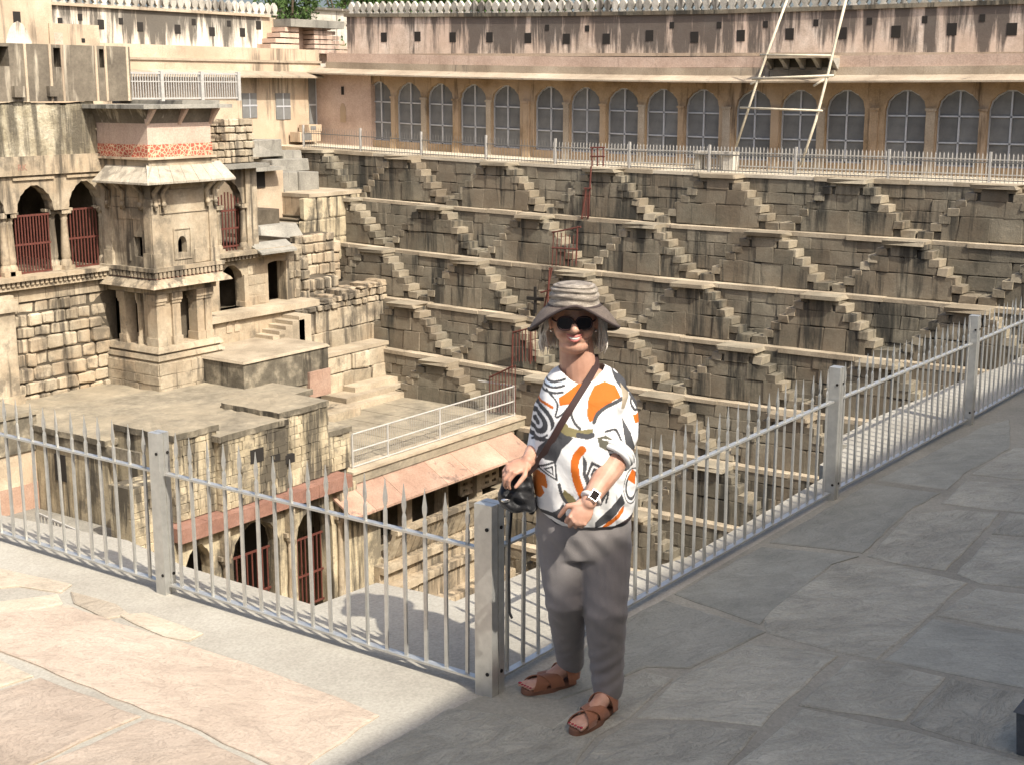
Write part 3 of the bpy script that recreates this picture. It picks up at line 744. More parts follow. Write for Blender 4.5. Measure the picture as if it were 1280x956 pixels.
# balcony floor and dentils
MB().box(X0p, XT+.05, YP-.35, YP+3.8, -2.28, -2.18).build('gallery_floor', MT['palace'], pal)
MB().box(X0p, XT+.05, YP-.22, YP+.2, -2.5, -2.40).build('string_course', MT['palace'], pal)
m = MB(); x = X0p
while x < XT: m.box(x, x+.085, YP-.28, YP+.02, -2.40, -2.28); x += .14
m.build('dentil_band', MT['palace'], pal, kind='stuff')
MB().box(X0p, XT, YP-.12, YP+.2, -2.40, -2.28).build('dentil_back', MT['well_back'], pal)
xa0, _ = Yz(23, 280, YP); xa1, _ = Yz(68, 280, YP); xb0, _ = Yz(88, 280, YP); xb1, _ = Yz(128, 280, YP)
zsA, ztA = -.62, .02
arch_wall(pal, 'arch_wall', MT['palace'], X0p, XT+.2, YP, zsA, .3, [((xa0+xa1)/2, (xa1-xa0)/2+.02, zsA, zsA, ztA), ((xb0+xb1)/2, (xb1-xb0)/2+.02, zsA, zsA, ztA+.03), (xa0-.95, .6, zsA, zsA, ztA)], .35, 9)
xm = (xa1+xb0)/2
for x in (xa0-.16, xa0-.33, xm-.1, xm+.17, xb1+.12): column(pal, x, YP+.17 if x != xm-.1 else YP+.32, -2.18, zsA+.02, .105, MT['palace'])
MB().box(X0p, XT+.3, YP+3.75, YP+3.9, -2.3, .4).build('gallery_back_wall', MT['ashlar_back'], pal)  # dark walls and ceiling put the gallery's inner shade into the colour
MB().box(X0p, XT+.3, YP+.35, YP+3.8, .3, .4).box(XT+.25, XT+.35, YP+.35, YP+3.8, -2.3, .4).build('gallery_ceiling', MT['ashlar_back'], pal)
grille(pal, xa0, xa1, YP+.2, -2.16, -.72, 12); grille(pal, xb0, xb1, YP+.2, -2.16, -.66, 10)
grille(pal, xa0-1.5, xa0-.45, YP+.2, -2.16, -.72, 9)
# spandrel relief strips, lintel band with painted letters
for a, b in ((xa0-.1, xa1+.05), (xb0-.05, xb1+.1)):
    MB().box(a, b, YP-.06, YP, .18, .245).build('hood_mould', MT['palace'], pal)
for a, b in zip(*(lambda s: (s[:-1], s[1:]))(splits(X0p, XT+.12, 1.9, .1))):
    MB().box(a, b-.01, YP-.10, YP+.4, .3, .77).build('lintel', MT['palace'], pal)
cu = bpy.data.curves.new('letters', 'FONT'); cu.body = 'RK'; cu.size = .22; cu.extrude = .003
to = bpy.data.objects.new('tmp', cu); COL.objects.link(to); bpy.context.view_layer.update()
me = bpy.data.meshes.new_from_object(to.evaluated_get(bpy.context.evaluated_depsgraph_get())); bpy.data.objects.remove(to)
me.materials.clear(); me.materials.append(MT['redstone'])
q = U(22, 214, Y=YP-.1); o = mesh_obj('painted_letters', me, pal, (q[0], YP-.104, q[2])); o.rotation_euler = (math.pi/2, 0, 0)
# peeling plaster wall, blackened parapet
m = MB(); n = 26
xs = np.linspace(X0p, XT-.02, n)
for a, b in zip(xs[:-1], xs[1:]):
    o1 = .05*math.sin(a*3)+random.uniform(-.02,.02)
    m.hexa([(a,YP-.02,.77),(b,YP-.02,.77),(b,YP+.5,.77),(a,YP+.5,.77)], [(a,YP+.04,2.06+o1),(b,YP+.04,2.06+o1),(b,YP+.5,2.06),(a,YP+.5,2.06)])
m.build('plaster_wall', MT['peel'], pal)
for u0, u1, v0, v1 in ((16,30,108,122),(60,72,108,121)):
    x0, zz1 = Yz(u0, v0, YP-.1); x1, zz0 = Yz(u1, v1, YP-.1)
    MB().box(x0, x1, YP-.16, YP+.1, zz0, zz1).build('corbel', MT['dark_plaster'], pal)
xR, _ = Yz(163, 100, YP)
xsl = [Yz(u, 70, YP)[0] for u in (-4, 10, 66, 78, 123, 131)]
m = MB()
m.box(X0p, xR, YP-.03, YP+.5, 2.1, 2.95); m.box(X0p, xR, YP-.03, YP+.5, 3.42, 3.50)
edges = [X0p]+xsl+[xR]
for a, b in zip(edges[0::2], edges[1::2]): m.box(a, b, YP-.03, YP+.5, 2.95, 3.42)
m.build('parapet', MT['dark_plaster'], pal)
MB().box(X0p, xR, YP+.45, YP+.55, 2.9, 3.45).build('parapet_back', MT['dark'], pal)
for u in (33, 64, 79, 121, 133, 160):
    x, _ = Yz(u, 100, YP-.03); MB().box(x-.035, x+.035, YP-.05, YP-.02, 2.1, 3.5).build('plaster_rib', MT['cream'], pal)
# ---- oriel tower
YT = 25.03; XE = 21.63
tw = thing('oriel_tower', ((XT+XE)/2, 26, -4.9), 'square stone oriel tower with sloping stone awning and red painted frieze', 'tower')
def ring(name, mat, o, z0, z1, o2=None, parent=tw, xa=XT, xb=XE, ya=YT, yb=YP):
    o2 = o if o2 is None else o2
    return MB().hexa([(xa-o,ya-o,z0),(xb+o,ya-o,z0),(xb+o,yb,z0),(xa-o,yb,z0)], [(xa-o2,ya-o2,z1),(xb+o2,ya-o2,z1),(xb+o2,yb,z1),(xa-o2,yb,z1)]).build(name, mat, parent)
ring('base_course', MT['palace'], .10, -5.5, -4.62); ring('base_moulding', MT['palace'], .03, -4.62, -4.55)
ring('base_moulding', MT['palace'], .10, -4.55, -4.42, .06); ring('base_moulding', MT['palace'], .0, -4.42, -4.36); ring('base_moulding', MT['palace'], .08, -4.36, -4.2, .02)
MB().box(XT+.55, XE-.1, YT+.55, YP, -4.2, -2.6).build('porch_core', MT['ashlar_back'], tw)  # solid dark core, porch interior shade put into its colour
ring('porch_ceiling', MT['palace'], -.02, -2.82, -2.62)
masonry(tw, MT['palace'], (XT-.10, YT-.10), (XE+.10, YT-.10), -5.5, -4.64, .3, .55, .08, .012, .012, ch=.03, maxn=40)
masonry(tw, MT['palace'], (XT-.10, YP), (XT-.10, YT-.10), -5.5, -4.64, .3, .55, .08, .012, .012, ch=.03, maxn=40)
# porch piers: (x0,x1) along the front, (y0,y1) along the side
fx = [Yz(u, 400, YT)[0] for u in (190, 208, 217, 229, 249, 268)]
def pier(x0, x1, y0, y1):
    z0, z1 = -4.2, -2.82; h = z1-z0; m = MB(); cx_, cy_ = (x0+x1)/2, (y0+y1)/2
    for a, b, s_ in ((0,.16,1.12),(.16,.80,.94),(.80,.86,1.1),(.86,1.,1.24)):
        w, d = (x1-x0)/2*s_, (y1-y0)/2*s_; m.box(cx_-w, cx_+w, cy_-d, cy_+d, z0+h*a, z0+h*b-.002)
    m.build('pier', MT['palace'], tw)
pier(XT+.02, fx[1], YT+.02, YT+.42); pier(fx[2]+.02, fx[3]-.02, YT+.04, YT+.40); pier(fx[4]-.02, fx[4]+.22, YT+.04, YT+.4); pier(fx[5]-.28, fx[5]-.03, YT+.03, YT+.4)
MB().box(fx[1]-.02, fx[2]+.05, YT+.12, YT+.4, -4.2, -2.82).box(fx[4]+.15, fx[5]-.2, YT+.10, YT+.4, -4.2, -2.82).build('porch_panel', MT['palace'], tw)
sy = [float(U(u, 400, X=XT)[1]) for u in (190, 176, 171, 160, 152)]
pier(XT+.03, XT+.4, sy[2], sy[1]+.12); pier(XT+.03, XT+.4, sy[3]+.12, sy[4]+.12)
MB().box(XT+.12, XT+.4, YT+.4, sy[1], -4.2, -2.82).build('porch_panel', MT['palace'], tw)
ring('drip_eave', MT['palace'], .30, -2.63, -2.56, .26); ring('drip_eave_top', MT['palace'], .26, -2.56, -2.42, .10)
m = MB()
x = XT-.1
while x < XE+.1: m.box(x, x+.085, YT-.14, YT+.05, -2.38, -2.24); x += .14
y = YT
while y < YP-.3: m.box(XT-.14, XT+.05, y, y+.085, -2.38, -2.24); y += .14
m.build('dentil_band', MT['palace'], tw, kind='stuff')
ring('dentil_back', MT['redstone'], .06, -2.42, -2.22); ring('cornice', MT['palace'], .16, -2.22, -2.12)
# room storey: walls with small arched windows
wx, wz_ = Yz(228, 305, YT)
arch_wall(tw, 'room_wall', MT['palace'], XT, XE, YT, -2.12, .5, [(wx, .15, wz_-.24, wz_+.02, wz_+.2)], .2, 3)
ws = U(173, 308, X=XT); m = MB(); a, b = ws[1]-.16, ws[1]+.16
m.box(XT, XT+.2, YT+.2, a, -2.12, .5); m.box(XT, XT+.2, b, YP, -2.12, .5); m.box(XT, XT+.2, a, b, -2.12, ws[2]-.28); m.box(XT, XT+.2, a, b, ws[2]+.24, .5)
m.build('room_side_wall', MT['palace'], tw)
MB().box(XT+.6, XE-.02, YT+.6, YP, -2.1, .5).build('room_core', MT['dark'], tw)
masonry(tw, MT['palace'], (XT+.24, YT), (XE-.24, YT), -.14, .48, .2, .5, .05, .01, .008, ch=.03, maxn=30)
masonry(tw, MT['palace'], (XT+.24, YT), (XE-.24, YT), -2.1, -1.42, .34, .5, .05, .01, .008, ch=.03, maxn=30, skip=lambda a, b, lo, hi: b > wx-XT-.24-.32 and a < wx-XT-.24+.32)
masonry(tw, MT['palace'], (XT, YP-.45), (XT, YT+.3), -.9, .45, .3, .5, .05, .01, .008, ch=.03, maxn=40)
def frame_box(x0, x1, z0, z1, w=.035, d=.03):     # raised panel borders on the front
    m = MB(); y = YT
    m.box(x0, x1, y-d, y+.01, z0, z0+w); m.box(x0, x1, y-d, y+.01, z1-w, z1); m.box(x0, x0+w, y-d, y+.01, z0+w, z1-w); m.box(x1-w, x1, y-d, y+.01, z0+w, z1-w); m.build('panel_frame', MT['palace'], tw)
frame_box(wx-.30, wx+.30, wz_-.40, wz_+.42); frame_box(XT+.26, XE-.26, -.75, -.15)
for x in (XT+.09, XE-.09): MB().box(x-.13, x+.13, YT-.05, YT+.05, -2.12, -.35).box(x-.16, x+.16, YT-.09, YT+.05, -2.12, -1.75).box(x-.16, x+.16, YT-.08, YT+.05, -.5, -.35).build('pilaster', MT['palace'], tw)
MB().box(XT-.05, XT+.05, YT+.0, YT+.26, -2.12, -.35).box(XT-.09, XT+.05, YT+.0, YT+.3, -2.12, -1.75).build('pilaster', MT['palace'], tw)
MB().box(XT-.05, XT+.02, YP-.4, YP-.14, -2.12, -.35).box(XT-.09, XT+.02, YP-.44, YP-.1, -2.12, -1.75).build('pilaster', MT['palace'], tw)
MB().box(XT-.04, XT+.02, ws[1]-.34, ws[1]-.30, ws[2]-.4, ws[2]+.4).box(XT-.04, XT+.02, ws[1]+.30, ws[1]+.34, ws[2]-.4, ws[2]+.4).build('panel_frame', MT['palace'], tw)
# bracket struts under the awning
def bracket(x, y, dx, dy):
    m = MB(); p = [(x,y,-.35),(x+dx*.10,y+dy*.10,-.62),(x+dx*.06,y+dy*.06,-.2),(x+dx*.22,y+dy*.22,-.05),(x+dx*.42,y+dy*.42,.10)]
    m.tube(p, [.05,.06,.07,.06,.05], 8); m.lathe([(0,-.08),(.06,-.05),(.07,0),(.05,.06),(0,.09)], (x+dx*.11, y+dy*.11, -.5), 8); m.build('bracket', MT['palace'], tw, smooth=True)
for x in (XT+.06, XT+.33, XE-.3, XE-.03): bracket(x, YT, 0, -1)
for y in (YT+.3, YT+1.0, YT+1.6): bracket(XT, y, -1, 0)
# awning of stone slabs
zo, zi = .05, .50; oo, oi = .52, .03
fr = np.linspace(0, 1, 8)
for a, b in zip(fr[:-1], fr[1:]):
    g_ = .004
    def L(f, o): return XT-o+(XE+.35-XT+o)*f
    MB().hexa([(L(a,oo)+g_,YT-oo,zo),(L(b,oo)-g_,YT-oo,zo),(L(b,oi)-g_,YT-oi+.1,zi-.02),(L(a,oi)+g_,YT-oi+.1,zi-.02)],
              [(L(a,oo)+g_,YT-oo,zo+.05+random.uniform(0,.012)),(L(b,oo)-g_,YT-oo,zo+.05),(L(b,oi)-g_,YT-oi+.1,zi+.03),(L(a,oi)+g_,YT-oi+.1,zi+.03)]).build('awning_slab', MT['awning'], tw)
for a, b in zip(fr[:-2], fr[1:-1]):
    def S(f, o): return YT-o+(YP-YT+o)*f
    q = [(XT-oo,S(b,oo)-.004,zo),(XT-oo,S(a,oo)+.004,zo),(XT+.07,S(a,oi)+.004,zi-.02),(XT+.07,S(b,oi)-.004,zi-.02)]
    MB().hexa(q, [(p[0],p[1],p[2]+.05) for p in q]).build('awning_slab', MT['awning'], tw)
ring('frieze_base', MT['palace'], .0, .5, .64); ring('thin_cornice', MT['cream'], .09, .64, .70)
ring('painted_frieze', MT['frieze'], .02, .70, 1.02); ring('pink_wall', MT['pink'], .0, 1.02, 1.55)
ring('cove', MT['dark_plaster'], .0, 1.55, 1.92, .16); ring('balcony_slab', MT['greyslab'], .42, 1.92, 2.02)
for k, x in enumerate((XT+.0, (XT+XE)/2, XE)):
    MB().prism([(x-.05,YT,1.5),(x-.05,YT-.36,1.915),(x-.05,YT+.05,1.915)], (.1,0,0)).build('bracket', MT['pink'], tw)
MB().box(xR, XE+.35, YT-.02, YP+.8, 2.02, 2.12).build('balcony_floor', MT['greyslab'], tw)
rl = thing('balcony_railing', ((XT+XE)/2, YT+.3, 2.12), 'white barred railing on top of the oriel tower', 'railing')
xr0, _ = Yz(164, 110, YT+.25); xr1, _ = Yz(299, 110, YT+.25); yR = YT+.25
zr0, zr1 = 2.10, float(U(230, 91, Y=yR)[2])
m = MB().box(xr0, xr1, yR-.02, yR+.02, zr1-.05, zr1).box(xr0, xr1, yR-.02, yR+.02, zr0+.05, zr0+.09).box(xr0, xr1, yR-.015, yR+.015, zr1-.25, zr1-.22); m.build('rails', MT['railw'], rl)
for k in range(44):
    x = xr0+(xr1-xr0)*(k+.5)/44; MB().box(x-.012, x+.012, yR-.012, yR+.012, zr0+.09, zr1-.05).build('bar', MT['railw'], rl)
for u in (202, 252, 298): x, _ = Yz(u, 110, yR); MB().box(x-.05, x+.05, yR-.05, yR+.05, zr0, zr1+.03).build('post', MT['railw'], rl)
# ---- wall to the right of the tower
YS = 26.3
sw = thing('stair_house', (24, YS, -4), 'broken stone wall with a red barred arch above a dark doorway, beside the oriel tower', 'building')
def rect(u0, v0, u1, v1, Y): a = Yz(u0, v1, Y); b = Yz(u1, v0, Y); return a[0], b[0], a[1], b[1]      # x0,x1,z0,z1
xs0 = XE-.3; xs1 = Yz(322, 260, YS)[0]; xd1 = Yz(376, 350, YS)[0]
zf, _ = 0, 0
zfl = -2.12
gx0, gx1, gz0, gz1 = rect(272, 222, 301, 303, YS)
arch_wall(sw, 'upper_wall', MT['palace'], xs0, xs1, YS, zfl, .25, [((gx0+gx1)/2, (gx1-gx0)/2, zfl, -.75, -.15)], .3, 7)
grille(sw, gx0, gx1, YS+.1, zfl, -.85, 8, (.1, .5, .9), topfn=lambda x: -.42-.5*abs(x-(gx0+gx1)/2))
column(sw, gx0+.02, YS-.02, zfl, -.8, .085, MT['palace']); column(sw, gx1-.02, YS-.02, zfl, -.8, .085, MT['palace'])
MB().box(gx1+.1, gx1+.34, YS-.08, YS+.1, zfl, .2).build('pier', MT['palace'], sw)
MB().box(xs0, xs1+.05, YS-.5, YS+.2, .22, .34).build('cap_slab', MT['greyslab'], sw)
rx0, rx1, rz0, rz1 = rect(262, 148, 316, 199, YS)
MB().box(rx0, rx1, YS+.05, YS+.6, .3, rz1-.03).build('rubble_core', MT['ashlar_back'], sw)
masonry(sw, MT['ashlar'], (rx0, YS), (rx1, YS), .34, rz1, .2, .3, .2, .03, .05, ch=.12, maxn=60)
MB().box(xs0-.1, xd1-.3, YS-.35, YS+.3, zfl-.12, zfl).build('floor_ledge', MT['palace'], sw)
m = MB(); x = xs0
while x < xs1: m.box(x, x+.08, YS-.25, YS+.02, zfl-.24, zfl-.12); x += .14
m.build('dentil_band', MT['palace'], sw, kind='stuff')
dx0, dx1, dz0, dz1 = rect(276, 331, 304, 389, YS)
ex0, ex1, ez0, ez1 = rect(337, 325, 357, 381, YS)
zlow = dz0
arch_wall(sw, 'lower_wall', MT['palace'], xs0, xd1, YS+.02, zlow-.05, zfl-.12, [((dx0+dx1)/2, (dx1-dx0)/2, zlow, dz1-.45, dz1), ((ex0+ex1)/2, (ex1-ex0)/2, zlow-.02, ez1-.06, ez1)], .35, 5)
for a, b in ((dx0, dx1), (ex0, ex1)): MB().box(a-.1, b+.1, YS+2.9, YS+3.0, zlow-.2, zfl).build('passage_back', MT['dark'], sw)  # near-black wall paints the deep shade inside each doorway
MB().box(dx1-.02, dx1+.14, YS-.04, YS+.3, zlow, dz1-.3).box(dx1-.05, dx1+.2, YS-.08, YS+.3, zlow, zlow+.15).build('pilaster', MT['palace'], sw)
MB().box(ex1-.02, ex1+.10, YS-.03, YS+.3, zlow, ez1).build('door_jamb', MT['palace'], sw)
masonry(sw, MT['ashlar'], (dx1+.15, YS+.03), (ex0-.1, YS+.03), zlow, zfl-.14, .3, .4, .15, .02, .02, maxn=40)
masonry(sw, MT['ashlar'], (ex1+.1, YS+.03), (xd1, YS+.03), zlow, zfl-.3, .28, .32, .2, .03, .06, ch=.12, maxn=40)
wx0, wx1, wz0, wz1 = rect(324, 305, 374, 320, YS-.45)
MB().hexa([(wx0,YS-.55,wz0+.02),(wx1-.2,YS-.55,wz0+.02),(wx1,YS+.1,wz0+.25),(wx0+.1,YS+.1,wz0+.25)], [(wx0,YS-.55,wz0+.08),(wx1-.2,YS-.55,wz0+.08),(wx1,YS+.1,wz0+.31),(wx0+.1,YS+.1,wz0+.31)]).build('door_awning', MT['greyslab'], sw)
# small rail and building mass behind
MB().box(xs0, xd1+2.2, YS+3.0, YS+4.5, -6, -1.4).box(xs0, xd1, YS+.3, YS+3.0, zfl-.1, zfl).box(xs0,xd1,YS+.3,YS+3,-6,zlow-.1).box(XE,XE+.1,YS,YS+3,-6,-2).box(xd1-.1,xd1,YS+.3,YS+3,-6,-2).box(dx1+.3,dx1+.4,YS+.3,YS+3,-6,-2).box(XE+.2,xs1,YS+2.2,YS+3,-2.2,.3).box(XE,xs1,YS+.3,YS+2.5,.2,.3).build('mass', MT['ashlar_back'], sw)
# walkway in front and little wall with niches
wk = thing('walkway', (25, YS-.6, zlow-.2), 'narrow stone walkway in front of the dark doorways', 'walkway')
MB().box(XE+.1, xd1, YS-.75, YS+.4, zlow-.18, zlow).build('slab', MT['ledge'], wk)
MB().box(XE+.1, xd1-.9, YS-.6, YS, -5.4, zlow-.18).build('wall', MT['palace'], wk)
nx0, nx1, nz0, nz1 = rect(283, 402, 297, 417, YS-.6)
for k in range(2): MB().prism([(nx0+k*.3+a, YS-.61, nz0+b) for a, b in ((0,0),(.2,0),(.2,.2),(.1,.32),(0,.2))], (0,-.012,0)).build('niche', MT['cream'], wk)
sq = thing('stone_steps', (24.8, 25.6, -5.2), 'short flight of dark stone steps beside the long boulder wall', 'steps')
for k in range(6):
    u0, v0 = 311+k*8.2, 424-k*6.2; p = U(u0, v0, Y=25.7)
    MB().box(p[0], p[0]+.5, 25.0, 25.75+.01*k, -5.6, p[2]).build('step', MT['ledge'], sq)
# ---- terrace stairway with riser shade painted dark, with the round-holed block
st = thing('terrace_stairway', (29, 29.6, -2), 'stone stairway with riser shade painted dark, climbing to the terrace above the holed block', 'stairs')
YB2 = 29.2
for k in range(7):
    f = k/6; uR, vR = 368+(398-368)*f, 279-(279-250)*f; uL, vL = 327+(352-327)*f, 278-(278-244)*f
    q = U(uR, vR, Y=YB2+.3); yL = float(U(uL, vL, X=q[0])[1])
    MB().box(q[0], q[0]+.75, YB2+.3, yL, q[2]-.30, q[2]-.04).build('riser', MT['well_back'], st)  # shade on the risers is put into the colour
    MB().box(q[0]-.04, q[0]+.75, YB2+.28, yL, q[2]-.04, q[2]).build('tread', MT['tread'], st)
hb = thing('holed_block', (30.5, YB2, -3), 'broad cream masonry block with a round drain hole, below the terrace stairway', 'wall')
bx0, bz = Yz(386, 262, YB2); tz = Yz(420, 240, YB2)[1]
MB().box(bx0, 32.3, YB2+.05, YB2+4, -3.2, tz-.1).build('core', MT['palace'], hb)
MB().box(bx0-.02, 32.35, YB2-.05, YB2+4, tz-.12, tz).build('platform_slab', MT['ledge'], hb)
masonry(hb, MT['wing'], (bx0-.3, YB2), (32.2, YB2), -3.3, tz-.12, .75, .8, .2, .02, .03, maxn=40)
hc = U(388, 297, Y=YB2-.06); MB().tube([(hc[0],YB2-.1,hc[2]),(hc[0],YB2-.06,hc[2])], .17, 16).build('drain_hole', MT['dark'], hb)
sx0, sz0 = Yz(320, 305, 28.9); sx1, sz1 = Yz(370, 279, 28.9)
MB().hexa([(sx0,28.6,sz0),(sx1+.1,28.6,sz0),(sx1+.1,29.6,sz0),(sx0,29.6,sz0)], [(sx0+.2,28.9,sz1),(sx1,28.9,sz1),(sx1,29.6,sz1),(sx0+.2,29.6,sz1)]).build('leaning_slab', MT['greyslab'], hb)
gb = thing('grey_block_wall', (29, 31, -1), 'stepped wall of large pale grey blocks beside the terrace stairs', 'wall')
for u0, v0, u1, v1, Y in ((352,214,388,246,30.6),(376,214,400,246,30.5),(342,198,388,216,31.0),(314,174,353,199,31.4),(353,188,376,200,31.5),(320,236,356,262,30.5)):
    a, b, c, d = rect(u0, v0, u1, v1, Y); stone('block', MT['greyslab'], gb, ((a+b)/2, Y+.6, (c+d)/2), (b-a-.02, 1.2, d-c), 0, .03)
a, b, c, d = rect(318, 208, 356, 280, 30.3)
MB().box(a, b, 30.4, 32, c, d).build('plaster_wall', MT['cream'], gb)
a, b, c, d = rect(319, 214, 334, 236, 30.25); MB().box(a, b, 30.36, 30.45, c, d).build('window', MT['dark'], gb)
MB().box(a-.3, b+.5, 29.9, 30.5, d+.02, d+.14).build('hood_slab', MT['greyslab'], gb)
# ---- long return wall of boulders running into the far tiers
rw = thing('boulder_wall', (28, 26.65, -6), 'long sunlit wall of large squared boulders with a crumbling top', 'wall')
YR = 26.65; x0 = Yz(350, 400, YR)[0]; x1 = 30.55
zt0 = Yz(362, 392, YR)[1]; zt1 = Yz(480, 352, YR)[1]
tf = lambda s_: zt0+(zt1-zt0)*min(1, s_/(x1-x0))+.06*math.sin(s_*5)
MB().prism([(x0,YR+.06,-5.75),(x1,YR+.06,-5.75),(x1,YR+.06,zt1-.12),(x0,YR+.06,zt0-.15)], (0,1.8,0)).build('core', MT['ashlar_back'], rw)
masonry(rw, MT['ashlar'], (x0, YR), (x1, YR), -5.75, -4.4, .55, .8, .25, .03, .06, ch=.06, maxn=60)
masonry(rw, MT['ashlar'], (x0, YR), (x1, YR), -4.4, -3.5, .22, .34, .25, .04, .08, topfn=tf, ch=.13, maxn=120)
for s_ in np.arange(0, x1-x0, .4): stone('top_stone', MT['ashlar'], rw, (x0+s_+.2, YR+.5+random.uniform(-.2,.2), tf(s_)-.05+random.uniform(-.04,.06)), (.42, .8, .2), random.uniform(-.3,.3), .12)
YR2 = 25.95; xa_ = Yz(408, 470, YR2)[0]; xb_ = 29.75
MB().box(xa_, xb_, YR2+.05, YR+.3, -7.6, -5.72).build('lower_core', MT['ashlar_back'], rw)
MB().box(xa_-.2, xb_, YR2-.04, YR+.1, -5.72, -5.6).build('ledge', MT['ledge'], rw)
masonry(rw, MT['ashlar'], (xa_, YR2), (xb_, YR2), -7.5, -5.73, .58, .9, .22, .03, .05, maxn=40)
# rubble shoulder between doorway and boulder wall
rs = thing('rubble_shoulder', (27, 27.3, -4), 'rough stone shoulder wall between the doorway and the holed block', 'wall')
for u0, v0, u1, v1, Y in ((372,290,418,372,28.4),(388,300,425,346,28.7),(366,322,386,392,27.0),(384,344,424,385,27.5)):
    a, b, c, d = rect(u0, v0, u1, v1, Y)
    MB().box(a, b, Y+.05, Y+1.5, c-.6, d-.03).build('core', MT['ashlar_back'], rs)
    masonry(rs, MT['ashlar'], (a, Y), (b, Y), c-.3, d, .34, .42, .2, .03, .06, ch=.11, maxn=50)
# ---- flat stained block
fb = thing('flat_block', (22.5, 24.7, -5.4), 'low flat-topped block with black stained sides and a pale top, by the oriel tower', 'block')
MB().box(20.9, 24.15, 23.38, 26.2, -5.6, -4.68).build('body', MT['grimy'], fb)
m = MB().hexa([(20.86,23.33,-4.68),(24.2,23.33,-4.68),(24.2,26.2,-4.68),(20.86,26.2,-4.68)], [(20.9,23.38,-4.62),(24.12,23.38,-4.6),(24.12,26.2,-4.58),(20.9,26.2,-4.6)]); m.build('top', MT['ledge'], fb)
a, b, c, d = rect(388, 460, 413, 498, 23.3); MB().box(a, b, 23.3, 24, c, d).build('red_panel', MT['pinkstone'], fb)
a, b, c, d = rect(340, 470, 392, 500, 23.42); MB().box(a-.5, b, 23.4, 24.4, c-1, d-.2).build('lower_wall', MT['palace'], fb)
# ---- projecting lower wing with flat roof
wg = thing('flat_roofed_wing', (18.5, 22, -10), 'projecting stone wing with stained flat roof, red band and cusped arches', 'building')
XL = 15.3
MB().box(XL, 21.9, 22.0, 27.2, -12, -5.46).build('main_block', MT['wing'], wg)
def roofpiece(x0, x1, y0, y1, z):
    n, k = 10, 10; m = MB(); V = []; F = []
    for i in range(n+1):
        for j in range(k+1):
            e = .02 if 0 < i < n and 0 < j < k else 0
            ex = random.uniform(-.03,.03) if i in (0, n) else 0; ey = random.uniform(-.03,.03) if j in (0, k) else 0
            V.append((x0+(x1-x0)*i/n+ex, y0+(y1-y0)*j/k+ey, z+random.uniform(-e, e)))
    F = [(i*(k+1)+j, (i+1)*(k+1)+j, (i+1)*(k+1)+j+1, i*(k+1)+j+1) for i in range(n) for j in range(k)]
    nb = len(V); bd = [i*(k+1) for i in range(n+1)]+[n*(k+1)+j for j in range(1, k+1)]+[i*(k+1)+k for i in range(n-1, -1, -1)]+[j for j in range(k-1, 0, -1)]
    V += [(V[q][0], V[q][1], z-.14) for q in bd]
    F += [(bd[(q+1) % len(bd)], bd[q], nb+q, nb+(q+1) % len(bd)) for q in range(len(bd))]
    m.add(V, F); m.mi = [0]*(n*k)+[1]*(len(F)-n*k); m.build('roof', [MT['roof'], MT['grimy']], wg)
roofpiece(XL-.1, 21.95, 21.9, 27.3, -5.34)
pieces = [(15.55, 16.85, 20.1, -5.02, 36), (16.75, 18.85, 19.88, -5.25, 70), (18.8, 20.5, 20.05, -5.12, 60), (20.45, 21.35, 20.12, -5.95, 36)]
for (a, b, y, zt, n) in pieces:
    MB().box(a+.02, b-.02, y+.06, 22.05, -7.4, zt-.1).build('bay', MT['ashlar_back'], wg)
    MB().box(a+.01, a+.06, y+.05, 22.05, -7.4, zt-.1).build('bay_side', MT['wing'], wg); MB().box(b-.06, b-.01, y+.05, 22.05, -7.4, zt-.1).build('bay_side', MT['wing'], wg)
    masonry(wg, MT['wing'], (a, y), (b, y), -7.02, zt-.08, .19, .36, .14, .008, .008, ch=.035, maxn=n+30, var=.25)
    roofpiece(a-.04, b+.04, y-.06, 22.0, zt)
for u0, v0, u1, v1 in ((313,558,329,580),(339,566,350,578),(357,566,368,580)):
    a, b, c, d = rect(u0, v0, u1, v1, 19.86); MB().box(a, b, 19.85, 19.95, c, d).build('hole', MT['dark'], wg)
a = U(76, 584, X=XL); MB().box(XL-.02, XL+.05, a[1]-.2, a[1]+.2, a[2]-.32, a[2]+.32).build('slit_window', MT['dark'], wg)
zg = float(U(150, 660, X=XL)[2])
MB().box(XL-.06, XL+.02, 20.8, 24.6, -5.75, -5.46).build('eave_band', MT['grimy'], wg)
for a, b in zip(*(lambda s: (s[:-1], s[1:]))(splits(15.3, 20.9, 1.1, .3))):
    MB().box(a, b-.012, 19.62, 20.3, -7.36, -7.04).build('red_band_stone', MT['redstone'], wg)
ops = []
for u0, u1, vt in ((228, 264, 687), (288, 347, 662), (368, 413, 641)):
    a, z = Yz(u0, vt, 19.95); b, _ = Yz(u1, vt, 19.95); ops.append(((a+b)/2, (b-a)/2, -10.4, z-.65, z))
arch_wall(wg, 'arcade_wall', MT['wing'], 15.2, 21.35, 19.9, -10.4, -7.36, ops, .4, 7)
for (xc, hw, zb, zs, zt) in ops:
    grille(wg, xc-hw, xc+hw, 20.25, -10.3, zs-.2, 9, (0, .45, 1))
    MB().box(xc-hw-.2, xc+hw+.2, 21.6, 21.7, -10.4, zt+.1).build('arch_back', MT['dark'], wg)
for x in ((ops[0][0]+ops[0][1]+ops[1][0]-ops[1][1])/2, (ops[1][0]+ops[1][1]+ops[2][0]-ops[2][1])/2, ops[2][0]+ops[2][1]+.22):
    column(wg, x, 19.84, -10.4, -8.05, .075, MT['palace']); MB().box(x-.09, x+.09, 19.72, 19.92, -8.05, -7.37).build('pilaster', MT['palace'], wg)
a, b, c, d = rect(172, 597, 216, 720, 20.2); MB().box(a, b, 20.3, 21.0, c-2, d-.02).build('low_block', MT['wing'], wg)
